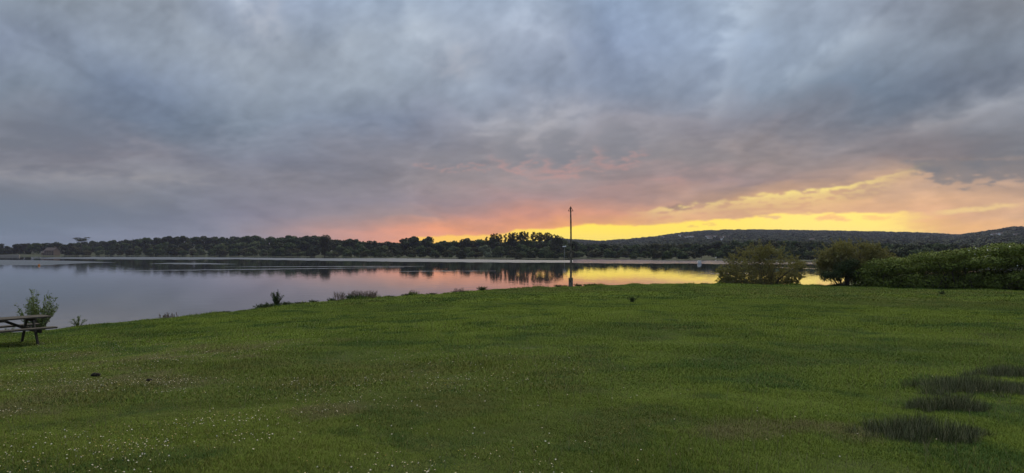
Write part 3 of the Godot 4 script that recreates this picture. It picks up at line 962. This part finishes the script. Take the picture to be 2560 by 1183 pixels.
	for k in 120:
		var px := lerpf(2165, 2760, k / 119.0)
		var top := table([[2150, 668], [2200, 655], [2250, 648], [2300, 640], [2380, 630], [2440, 622], [2490, 610], [2530, 612], [2580, 618], [2780, 622]], px)
		for j in 4:
			var p := on_crest(px + rng.randfn(0, 8), rng.randf_range(0.3, 3.4))
			var tall := EYE + (629.0 - top) / F * -p.z - p.y + 0.3 * fine.get_noise_2d(p.x * 0.7, p.z * 0.7)
			var y: float = tall * [0.28, 0.62, 0.86, 0.1][j] * rng.randf_range(0.9, 1.03)
			var r := rng.randf_range(0.35, 0.95)
			lobes.append([p - o.position + Vector3(0, y, 0), Vector3(r * 1.2, r * 0.6, r * 1.1)])
			if k % 5 == 0:
				under.tube([p - o.position + Vector3(0, -0.2, 0), p - o.position + Vector3(rng.randfn(0, 0.2), y * 0.5, rng.randfn(0, 0.2)), p - o.position + Vector3(rng.randfn(0, 0.4), y, rng.randfn(0, 0.3))], [0.05, 0.035, 0.012], 5)
	put(under.done(), "stems", bark, o)
	var s := Shape.new()
	foliage(s, rng, lobes, 110000, 0.075, 0.4, 0.5, 0.6, -0.1)
	put(s.done(), "foliage", hedge_leaf, o)
	s = Shape.new()
	for k in 55:
		var px := 2485 + rng.randfn(0, 26)
		var p := on_crest(px, 0.2)
		var top := table([[2150, 668], [2440, 622], [2490, 612], [2600, 618]], px)
		var tall := EYE + (629.0 - top) / F * -p.z - p.y
		var y := tall * rng.randf_range(0.45, 0.98)
		var at := p - o.position + Vector3(0, y, -0.1 - 0.7 * y / tall + rng.randfn(0, 0.2))
		for j in 4:
			var e := any_way(rng)
			s.leaf(at + e * 0.03, e.cross(Vector3.UP).normalized() * 0.03, e.cross(e.cross(Vector3.UP)).normalized() * 0.03, (e + Vector3(0, 1, 0.6)).normalized(), Color(0.75, 0.75, 0.68))
	put(s.done(), "blossom", leafy(1, 1, 1, 0.2), o)
	tag(o, "long dense green hedge with a spray of white blossom", "hedge")
	# --- young shrub behind the picnic table and saplings
	var young := leafy(0.150, 0.190, 0.075, 0.6)
	var sprig := func(called: String, at: Vector3, stems: int, height: float, wide: float, leaf: float, material: Material, label: String, category: String, group := "", per := 26) -> Node3D:
		var b := base(called, at)
		var st := Shape.new()
		var lf := Shape.new()
		for k in stems:
			var t := rng.randf() * TAU
			var out := Vector3(cos(t), 0, sin(t)) * wide * sqrt(rng.randf())
			var h := height * rng.randf_range(0.55, 1.0) * (1.0 - 0.25 * out.length() / wide)
			var tip := out + Vector3(0, h, 0)
			var mid := out * 0.45 + Vector3(0, h * 0.55, 0)
			st.tube([out * 0.12 + Vector3(0, -0.08, 0), mid, tip], [0.010, 0.007, 0.002], 4)
			for j in per:
				var u := rng.randf_range(0.06, 1.0)
				var p := (out * 0.12).lerp(mid, u / 0.55) if u < 0.55 else mid.lerp(tip, (u - 0.55) / 0.45)
				var along := (any_way(rng) + Vector3(0, 0.7, 0)).normalized()
				var side := along.cross(any_way(rng)).normalized()
				var nn := side.cross(along)
				if nn.y < 0: nn = -nn
				var g := leaf * rng.randf_range(0.7, 1.25)
				var v := rng.randf_range(0.7, 1.35)
				lf.leaf(p + along * g + any_way(rng) * leaf * 0.8, along * g, side * g * 0.42, nn, Color(v, v, v * 0.95))
		put(st.done(), "stems", bark, b)
		put(lf.done(), "foliage", material, b)
		tag(b, label, category, group)
		return b
	sprig.call("shore_shrub", on_crest(95, 1.2), 64, 1.95, 0.66, 0.04, young, "leafy green shrub growing on the bank behind the picnic table", "shrub", "", 70)
	sprig.call("sapling", on_crest(197, 0.5), 12, 0.45, 0.3, 0.028, young, "small pale leafy sapling standing apart from the shrub by the picnic table", "shrub", "", 30)
	sprig.call("sapling", on_crest(24, 0.5), 6, 0.36, 0.2, 0.026, young, "little plant seen under the seat of the picnic table", "shrub", "", 12)
	var dark := leafy(0.055, 0.080, 0.030, 0.4)
	sprig.call("shore_shrub", on_crest(692, 0.2), 30, 0.9, 0.32, 0.036, dark, "upright dark bush alone at the water's edge of the lawn", "shrub", "", 50)
	# --- low weeds along the edge: three kinds, repeated
	var kinds := []
	var weed_spots := [[655,0.35],[672,0.45],[716,0.35],[745,0.25],[785,0.3],[828,0.25],[880,0.4],[905,0.45],[930,0.4],[975,0.22],[1015,0.35],[1032,0.35],[1080,0.22],[1142,0.32],[1160,0.25],[1206,0.5],[1285,0.25],[1350,0.25],[1395,0.42],[1410,0.3],[1445,0.32],[1470,0.45],[1482,0.4],[372,0.12],[440,0.12],[560,0.13],[1640,0.16],[1760,0.2],[1985,0.2]]
	for k in 3:
		kinds.append(sprig.call("edge_weed", on_crest(weed_spots[k][0], 0.15), 26, weed_spots[k][1] * 0.6, 0.45, 0.035, leafy(0.050, 0.074, 0.026, 0.4), "low dark weed clump on the bank's edge near the upright dark bush", "weed", "weeds along the edge of the bank", 22))
	for k in range(3, weed_spots.size()):
		var g: float = rng.randf_range(0.8, 1.2)
		var o2 := copy(kinds[k % 3], "edge_weed", on_crest(weed_spots[k][0], rng.randf_range(-0.1, 0.5)), rng.randf() * TAU, Vector3(g * 0.9, rng.randf_range(0.75, 1.35) * weed_spots[k][1] / weed_spots[k % 3][1], g * 0.9))
		var x: float = weed_spots[k][0]
		tag(o2, "low dark weed clump on the bank's edge " + ("before the open water" if x < 600 else "near the upright dark bush" if x < 840 else "among the dry brown stems" if x < 1060 else "between the dry stems and the marker pole" if x < 1380 else "at the foot of the marker pole" if x < 1520 else "towards the willow bushes"))
	# --- dry stems
	var straw := leafy(0.21, 0.16, 0.12, 0.2)
	for w in [[850, 24, 0.55, 0.25, "small clump of dry brown stems beside the longer dry clump"], [908, 80, 0.52, 0.75, "long clump of dry brown stems on the bank"], [1033, 16, 0.42, 0.25, "thin tuft of dry stems between the dark weeds"], [1146, 16, 0.36, 0.25, "low tuft of dry stems towards the marker pole"], [425, 14, 0.28, 0.3, "sparse dry grass stalks on the bank before the open water"]]:
		var b := base("dry_stems", on_crest(w[0], 0.25))
		var st := Shape.new()
		for k in w[1] * 3:
			var root := Vector3(rng.randf_range(-1, 1) * w[3], -0.06, rng.randf_range(-0.2, 0.2))
			var h: float = w[2] * rng.randf_range(0.6, 1.1)
			var tip := root + Vector3(rng.randfn(0, 0.08), h, rng.randfn(0, 0.06))
			st.tube([root, root.lerp(tip, 0.5) + Vector3(rng.randfn(0, 0.015), 0, 0), tip], [0.0045, 0.004, 0.003], 4)
			for j in 5:
				var p := root.lerp(tip, rng.randf_range(0.55, 1.0))
				var e := any_way(rng)
				st.leaf(p, Vector3(e.x * 0.015, 0.03, e.z * 0.015), Vector3(e.z, 0, -e.x) * 0.014, (e + Vector3(0, 0.5, 0)).normalized(), Color(0.8, 0.75, 0.8))
		put(st.done(), "stalks", straw, b)
		tag(b, w[4], "dry plant")
	# --- taller weeds standing in the lawn
	for w in [[1582, 757, 0.34, "dark thistle clump alone in the middle of the lawn"], [2356, 738, 0.34, "leafy weed clump on the lawn in front of the hedge"]]:
		sprig.call("lawn_weed", on_lawn(w[0], w[1]), 12, w[2], 0.3, 0.045, dark, w[3], "weed", "", 10)
	# --- rush clumps: [px, py of the middle of the foot, half width, half depth, height]
	var rush := leafy(1, 1, 1, 0.15)
	for w in [[2300, 1092, 0.50, 0.24, 0.23, 6500, "tuft of dark rushes with ragged ends beside the bare dry ground"], [2372, 1024, 0.44, 0.16, 0.20, 4800, "short dark rush tuft between two wider ones"], [2432, 978, 0.85, 0.28, 0.22, 8500, "wide spreading dark rush tuft behind the short one"], [2520, 940, 0.60, 0.22, 0.19, 4600, "far rush tuft behind the wide one"]]:
		var at := on_lawn(w[0], w[1])
		var b := base("rush_clump", at)
		var st := Shape.new()
		for k in w[5] * 3:
			var e := Vector2(rng.randf_range(-1.3, 1.3), rng.randf_range(-1.3, 1.3))
			if e.length() > 0.85 + 0.9 * fine.get_noise_2d(e.x * 2.2 + w[0], e.y * 2.2): continue
			if patch.get_noise_2d(e.x * 14.0, e.y * 14.0 + w[1]) < -0.28: continue
			var x: float = e.x * w[2] * 1.1
			var z: float = e.y * w[3] * 1.6
			var root := Vector3(x, lawn(at.x + x, at.z + z) - at.y - 0.01, z)
			var h: float = w[4] * rng.randf_range(0.45, 1.1) * (1.05 - 0.55 * e.length())
			var tip := root + Vector3(rng.randfn(0, 0.04), h, rng.randfn(0, 0.04))
			var u := rng.randf() * TAU
			var across := Vector3(cos(u), 0, sin(u)) * rng.randf_range(0.0008, 0.0017)
			var nn := (Vector3(-sin(u), 0.8, cos(u)) if rng.randf() < 0.5 else Vector3(sin(u), 0.8, -cos(u))).normalized()
			var g := rng.randf_range(0.7, 1.3)
			var tint := Color(0.060, 0.072, 0.036) * g if rng.randf() < 0.55 else Color(0.140, 0.140, 0.080) * g
			if rng.randf() < 0.12: tint = Color(0.06, 0.09, 0.025)
			st.quad(root - across, root + across, tip + across * 0.5, tip - across * 0.5, nn, tint)
		put(st.done(), "stems", rush, b)
		tag(b, w[6], "rushes")
	# --- dark clods on the lawn
	for w in [[239, 943, 0.055, "dark clod of earth lying in the short grass"], [372, 957, 0.035, "smaller dark clod lying a little farther along the grass"]]:
		var ball := SphereMesh.new()
		ball.radial_segments = 14; ball.rings = 8
		var arrays := ball.get_mesh_arrays()
		var st := Shape.new()
		st.v = arrays[Mesh.ARRAY_VERTEX]; st.i = arrays[Mesh.ARRAY_INDEX]; st.n = arrays[Mesh.ARRAY_NORMAL]
		for k in st.v.size():
			var e := st.v[k] * 2.0
			st.v[k] = e * w[2] * (1.0 + 0.5 * fine.get_noise_3d(e.x * 6, e.y * 6, e.z * 6)) * Vector3(1.3, 0.6, 1.0)
			st.c.append(Color.WHITE)
		var clod := put(st.done(), "earth_clod", mottled(Color(0.012, 0.01, 0.008), Color(0.03, 0.025, 0.018), 8.0, 91))
		clod.position = on_lawn(w[0], w[1]) + Vector3(0, 0.04, 0)
		tag(clod, w[3], "clod")

# ---------------------------------------------------------------- built things
func build_table() -> void:
	var wood := mottled(Color(0.036, 0.030, 0.024), Color(0.095, 0.082, 0.066), 3.0, 95, 0.9, Vector3(0.15, 1.4, 1.4))
	var end := on_lawn(79, 858)                      # under the visible end frame
	var turn := 0.87                                  # the long side runs to the right and away
	var u := Vector3(cos(turn), 0, -sin(turn))
	var o := base("picnic_table", end - u * 0.76, turn)
	o.position.y = lawn(o.position.x, o.position.z)
	o.rotation.z = 0.012
	var plank := func(called: String, at: Vector3, size: Vector3, tilt := Basis.IDENTITY) -> void:
		var s := Shape.new()
		s.box(Vector3.ZERO, size, Basis.IDENTITY, 0.005)
		var p := put(s.done(), called, wood, o)
		p.transform = Transform3D(tilt, at)
	for k in 5: plank.call("tabletop_plank", Vector3(0.004 * (k % 3), 0.700, (k - 2) * 0.147), Vector3(2.24, 0.042, 0.138))
	for side in [-1.0, 1.0]:
		for k in 2: plank.call("seat_plank", Vector3(0.008 * k, 0.435, side * (0.60 + k * 0.142)), Vector3(2.24, 0.042, 0.135))
	for e in [-1.0, 1.0]:
		plank.call("tabletop_batten", Vector3(e * 0.76, 0.630, 0), Vector3(0.045, 0.095, 0.68))
		plank.call("seat_bearer", Vector3(e * 0.76, 0.362, 0), Vector3(0.045, 0.10, 1.46))
		for side in [-1.0, 1.0]:
			var foot := Vector3(e * 0.715, -0.06, side * 0.68)
			var head := Vector3(e * 0.715, 0.678, side * 0.24)
			var along := (head - foot)
			var tilt := Basis(Vector3.RIGHT, atan2(along.z, along.y))
			plank.call("leg", (foot + head) * 0.5, Vector3(0.045, along.length(), 0.095), tilt)
		var a := Vector3(e * 0.10, 0.655, 0)
		var b := Vector3(e * 0.69, 0.36, 0)
		plank.call("brace", (a + b) * 0.5, Vector3((b - a).length(), 0.07, 0.045), Basis(Vector3.BACK, atan2((b - a).y * e, absf((b - a).x)) if e > 0 else atan2((a - b).y, (a - b).x)))
	plank.call("tabletop_batten", Vector3(0, 0.655, 0), Vector3(0.20, 0.046, 0.68))
	tag(o, "weathered wooden picnic table with attached seats on the lawn", "picnic table")

func build_pole() -> void:
	var foot := on_lawn(1427, 719)
	var o := base("marker_pole", foot)
	var wood := mottled(Color(0.045, 0.038, 0.032), Color(0.26, 0.23, 0.19), 2.4, 97, 0.85, Vector3(1.0, 0.16, 1.0))
	var dark := flat(0.018, 0.017, 0.016, 0.6)
	var s := Shape.new()
	var pts := []
	var rad := []
	for k in 13:
		var t := k / 12.0
		pts.append(Vector3(0.055 * sin(t * 2.6) * 0.6 - 0.02 * t, -0.2 + 6.0 * t, 0.0))
		rad.append(lerpf(0.085, 0.05, t) + 0.004 * sin(k * 2.1))
	s.tube(pts, rad, 12)
	put(s.done(), "pole", wood, o)
	for side in [-1.0, 1.0]:
		s = Shape.new()
		s.box(Vector3(side * 0.125 - 0.004, 0.28, 0), Vector3(0.045, 0.86, 0.2), Basis.IDENTITY, 0.006)
		put(s.done(), "base_post", wood, o)
	s = Shape.new()
	s.box(Vector3(0.0, 0.34, 0.118), Vector3(0.29, 0.70, 0.035), Basis.IDENTITY, 0.005)
	put(s.done(), "base_board", wood, o)
	var top: Vector3 = pts[12]
	var c := [top + Vector3(0, 0.06, 0.07), top + Vector3(-0.175, -0.27, 0.07), top + Vector3(0.175, -0.27, 0.07)]
	for k in 3:
		s = Shape.new()
		var a: Vector3 = c[k]
		var b: Vector3 = c[(k + 1) % 3]
		s.box((a + b) * 0.5, Vector3((b - a).length() + 0.02, 0.032, 0.02), Basis(Vector3.BACK, atan2((b - a).y, (b - a).x)), 0.003)
		put(s.done(), "triangle_bar", dark, o)
	s = Shape.new()
	s.box(Vector3(0.105, 3.0, 0.05), Vector3(0.07, 0.34, 0.09), Basis.IDENTITY, 0.01)
	put(s.done(), "bracket", dark, o)
	tag(o, "tall weathered timber pole with a small open triangle on top", "marker pole")

func build_far_things() -> void:
	var rng := RandomNumberGenerator.new()
	rng.seed = 601
	var white := flat(0.75, 0.76, 0.76, 0.5)
	var grey := flat(0.22, 0.22, 0.22, 0.6)
	var dark := flat(0.03, 0.032, 0.035, 0.5)
	# white board on a thin post, far shore
	var d := shore_depth(1411) + 1.0
	var at := Vector3((1411 - 1280.0) / F * d, far_land(1411, d), -d)
	var o := base("nest_platform", at)
	var tall := EYE + (629.0 - 617.5) / F * d - at.y
	var s := Shape.new()
	s.tube([Vector3(0, -0.5, 0), Vector3(0, tall * 0.5, 0), Vector3(0, tall, 0)], [0.16, 0.14, 0.12], 8)
	put(s.done(), "post", grey, o)
	s = Shape.new()
	s.box(Vector3(0, tall + 0.1, 0), Vector3(2.1, 0.28, 1.6), Basis.IDENTITY, 0.02)
	put(s.done(), "deck", white, o)
	for k in 5:
		s = Shape.new()
		s.box(Vector3(-0.7 + 0.36 * k, tall + 0.24 + [0.14, 0.34, 0.22, 0.2, 0.62][k] * 0.5, 0.4), Vector3(0.3, [0.14, 0.34, 0.22, 0.2, 0.62][k], 0.3), Basis.IDENTITY, 0.02)
		put(s.done(), "board", white, o)
	tag(o, "white platform on a thin grey post at the far shore", "platform")
	# small white boat
	at = on_level(1748.5, 659.6, 0.0)
	o = base("moored_boat", at, -0.16)
	s = Shape.new()
	var ring := func(z: float, half: float, keel: float) -> Array:
		return [Vector3(-half, 0.62, z), Vector3(-half * 0.9, 0.1, z), Vector3(0, keel, z), Vector3(half * 0.9, 0.1, z), Vector3(half, 0.62, z)]
	var rings := [ring.call(1.9, 0.62, -0.2), ring.call(0.6, 0.72, -0.25), ring.call(-0.9, 0.62, -0.22), ring.call(-2.1, 0.08, 0.0)]
	for k in 3:
		for j in 4:
			var p: Vector3 = rings[k][j]
			var q: Vector3 = rings[k][j + 1]
			var r: Vector3 = rings[k + 1][j + 1]
			var t: Vector3 = rings[k + 1][j]
			s.quad(p, q, r, t, Vector3((p.x + q.x), -0.4 if j in [1, 2] else 0.1, 0.0).normalized())
	s.quad(rings[0][0], rings[0][1], rings[0][3], rings[0][4], Vector3.BACK)
	s.tri(rings[0][1], rings[0][2], rings[0][3], Vector3.BACK, Vector3.BACK, Vector3.BACK)
	put(s.done(), "hull", flat(0.5, 0.5, 0.52, 0.5), o)
	s = Shape.new()
	s.box(Vector3(0, 0.60, -0.1), Vector3(1.2, 0.04, 3.2))
	put(s.done(), "deck", white, o)
	s = Shape.new()
	s.box(Vector3(0, 0.84, -0.3), Vector3(1.0, 0.42, 1.5), Basis.IDENTITY, 0.05)
	var cabin := put(s.done(), "cabin", white, o)
	for k in 2:
		s = Shape.new()
		s.box(Vector3(-0.24 + 0.48 * k, 0.86, 0.46), Vector3(0.34, 0.22, 0.03))
		put(s.done(), "window", dark, cabin)
	s = Shape.new()
	s.tube([Vector3(0.3, 1.0, -0.5), Vector3(0.3, 2.2, -0.5)], [0.025, 0.02], 6)
	put(s.done(), "mast", grey, o)
	tag(o, "small white cabin boat moored out on the lake", "boat")
	# orange buoy
	o = base("mooring_buoy", on_level(97, 664.4, 0.0))
	var ball := SphereMesh.new()
	ball.radius = 0.32; ball.height = 0.64
	put(ball, "float", flat(0.50, 0.20, 0.06, 0.5), o).position.y = 0.14
	s = Shape.new()
	s.tube([Vector3(0, 0.4, 0), Vector3(0, 0.62, 0)], [0.06, 0.05], 8)
	put(s.done(), "eye", dark, o)
	tag(o, "round orange mooring buoy floating on the lake", "buoy")
	# white dinghies drawn up on the far shore
	for k in 2:
		var px: float = [1752.5, 1791.0][k]
		d = shore_depth(px) + 22.0
		o = base("beached_dinghy", Vector3((px - 1280.0) / F * d, far_land(px, d), -d), 1.35 + 0.3 * k)
		s = Shape.new()
		var low := []
		for j in 9:
			var t := j / 8.0
			low.append([Vector3(-1.3 + 2.9 * t, 0.55, 0.5 * sqrt(1.0 - pow(t, 3.0))), Vector3(-1.3 + 2.6 * t, 0.1, 0.3 * sqrt(1.0 - pow(t, 3.0)))])
		for j in 8:
			for side in [-1.0, 1.0]:
				var f := Vector3(1, 1, side)
				s.quad(low[j][0] * f, low[j + 1][0] * f, low[j + 1][1] * f, low[j][1] * f, Vector3(0.1, 0.2, side).normalized())
			s.quad(low[j][0], low[j + 1][0], low[j + 1][0] * Vector3(1, 1, -1), low[j][0] * Vector3(1, 1, -1), Vector3.UP)
		put(s.done(), "hull", white, o)
		s = Shape.new()
		s.tube([Vector3(0.4, 0.5, 0), Vector3(0.4, 2.6 - k, 0)], [0.04, 0.03], 6)
		put(s.done(), "mast", grey, o)
		tag(o, ["white dinghy with a short mast drawn up on the far grass", "white dinghy lying low on the grass under the dark wood"][k], "dinghy")
	# houses
	var brick := mottled(Color(0.14, 0.10, 0.075), Color(0.22, 0.17, 0.13), 0.4, 99)
	var roof := mottled(Color(0.07, 0.055, 0.05), Color(0.12, 0.095, 0.085), 0.5, 98)
	var house := func(at: Vector3, turn: float, size: Vector3, wall: Material, label: String, group: String, openings: int) -> void:
		var b := base("house", at, turn)
		var w := Shape.new()
		w.box(Vector3(0, size.y * 0.5 - 0.5, 0), Vector3(size.x, size.y + 1.0, size.z))
		for e in [-1.0, 1.0]:
			w.tri(Vector3(e * size.x * 0.5, size.y, -size.z * 0.5), Vector3(e * size.x * 0.5, size.y, size.z * 0.5), Vector3(e * size.x * 0.5, size.y + size.z * 0.38, 0), Vector3(e, 0, 0), Vector3(e, 0, 0), Vector3(e, 0, 0))
		put(w.done(), "wall", wall, b)
		var r := Shape.new()
		var slope := atan2(0.38, 0.5)
		for e in [-1.0, 1.0]:
			var run := size.z * 0.5 / cos(slope) + 0.5
			r.box(Vector3(0, size.y + size.z * 0.19 + 0.02, e * (size.z * 0.25 + 0.1)), Vector3(size.x + 0.8, 0.16, run), Basis(Vector3.RIGHT, e * slope))
		var rf := put(r.done(), "roof", roof, b)
		r = Shape.new()
		r.box(Vector3(size.x * 0.3, size.y + size.z * 0.38 + 0.4, 0.3), Vector3(0.8, 1.6, 0.7))
		put(r.done(), "chimney", brick, rf)
		for k in openings:
			for storey in 2:
				var p := Shape.new()
				p.box(Vector3(size.x * ((k + 0.5) / openings - 0.5), size.y * (0.25 + 0.45 * storey), size.z * 0.5 + 0.02), Vector3(1.3, 1.2, 0.08))
				put(p.done(), "window", dark, b)
		tag(b, label, "house", group)
	d = shore_depth(128) + 40.0
	house.call(Vector3((130 - 1280.0) / F * d, far_land(130, d), -d), -0.25, Vector3(11, 4.6, 7), brick, "brown brick house with dark windows at the low end of the wood", "", 4)
	house.call(Vector3((112 - 1280.0) / F * d, far_land(112, d), -d - 2), -0.25, Vector3(6, 2.2, 5), brick, "low outbuilding at the side of the brown brick house", "", 1)
	for h in HOUSES:
		var best := house_depth(h)
		house.call(Vector3((h[0] - 1280.0) / F * best, far_land(h[0], best), -best), rng.randf_range(-0.5, 0.5), Vector3(rng.randf_range(5, 8), 5.0, 5.0), white, "white house half hidden among the trees of the hillside", "white houses on the hillside", 0)
	# stone outflow wall at the end of the far shore
	s = Shape.new()
	var wall_at := on_level(2, 641.5, 0.0)
	s.box(Vector3(0, 0.4, 0), Vector3(30, 2.2, 1.5), Basis(Vector3.UP, 0.05), 0.05)
	var wall := put(s.done(), "stone_wall", mottled(Color(0.22, 0.2, 0.17), Color(0.34, 0.31, 0.27), 0.2, 94))
	wall.position = wall_at
	tag(wall, "low pale stone wall at the water's end of the far shore", "wall")

# ---------------------------------------------------------------- scene
func _ready() -> void:
	var cam := Camera3D.new()
	cam.name = "camera"
	add_child(cam)
	cam.position = Vector3(0, EYE, 0)
	cam.basis = cam_basis
	cam.fov = rad_to_deg(2.0 * atan(591.5 / F))
	cam.near = 0.1
	cam.far = 9000.0
	cam.current = true
	var sky_material := PanoramaSkyMaterial.new()
	sky_material.panorama = make_sky()
	var sky := Sky.new()
	sky.sky_material = sky_material
	var env := Environment.new()
	env.background_mode = Environment.BG_SKY
	env.sky = sky
	env.tonemap_mode = Environment.TONE_MAPPER_LINEAR
	env.tonemap_exposure = 1.6
	env.sdfgi_enabled = true
	env.ssao_enabled = true
	env.ssil_enabled = true
	env.fog_enabled = true
	env.fog_density = 0.00008
	env.fog_light_color = Color(0.86, 0.86, 1.0)
	var world := WorldEnvironment.new()
	world.name = "environment"
	world.environment = env
	add_child(world)
	var sun := DirectionalLight3D.new()          # the sunset light that comes through the cloud, very soft
	sun.name = "sun"
	sun.light_color = Color(1.0, 0.93, 0.80)
	sun.light_energy = 0.5
	sun.light_angular_distance = 50.0
	sun.shadow_enabled = true
	add_child(sun)
	sun.look_at_from_position(Vector3.ZERO, Vector3(-0.25, -0.85, 0.75), Vector3.UP)

	lump = noise(21, 0.09, 3)
	patch = noise(22, 0.16, 3)
	fine = noise(23, 0.55, 3)
	for p in [[-40000, 7.5], [-6000, 7.5], [-2000, 13.4], [-600, 18.6]]:
		crest_a.append((p[0] - 1280.0) / F); crest_d.append(p[1])
	for p in [[0, 838], [140, 826], [240, 815.5], [330, 808], [420, 799], [520, 791], [640, 775], [700, 766], [850, 752], [950, 745], [1040, 739], [1150, 732], [1280, 724], [1430, 718], [1600, 712.5], [1800, 711], [1960, 713], [2060, 716], [2300, 722.5], [2560, 728]]:
		var q := on_level(p[0], p[1], CREST)
		crest_a.append(q.x / -q.z); crest_d.append(-q.z)
	for p in [[3500, 40.0], [8000, 30.0]]:
		crest_a.append((p[0] - 1280.0) / F); crest_d.append(p[1])
	build_ground()
	build_lake()
	build_far_land()
	build_far_trees()
	build_far_things()
	build_shrubs()
	build_table()
	build_pole()
	build_grass()
	build_daisies()
	build_lawn_plants()
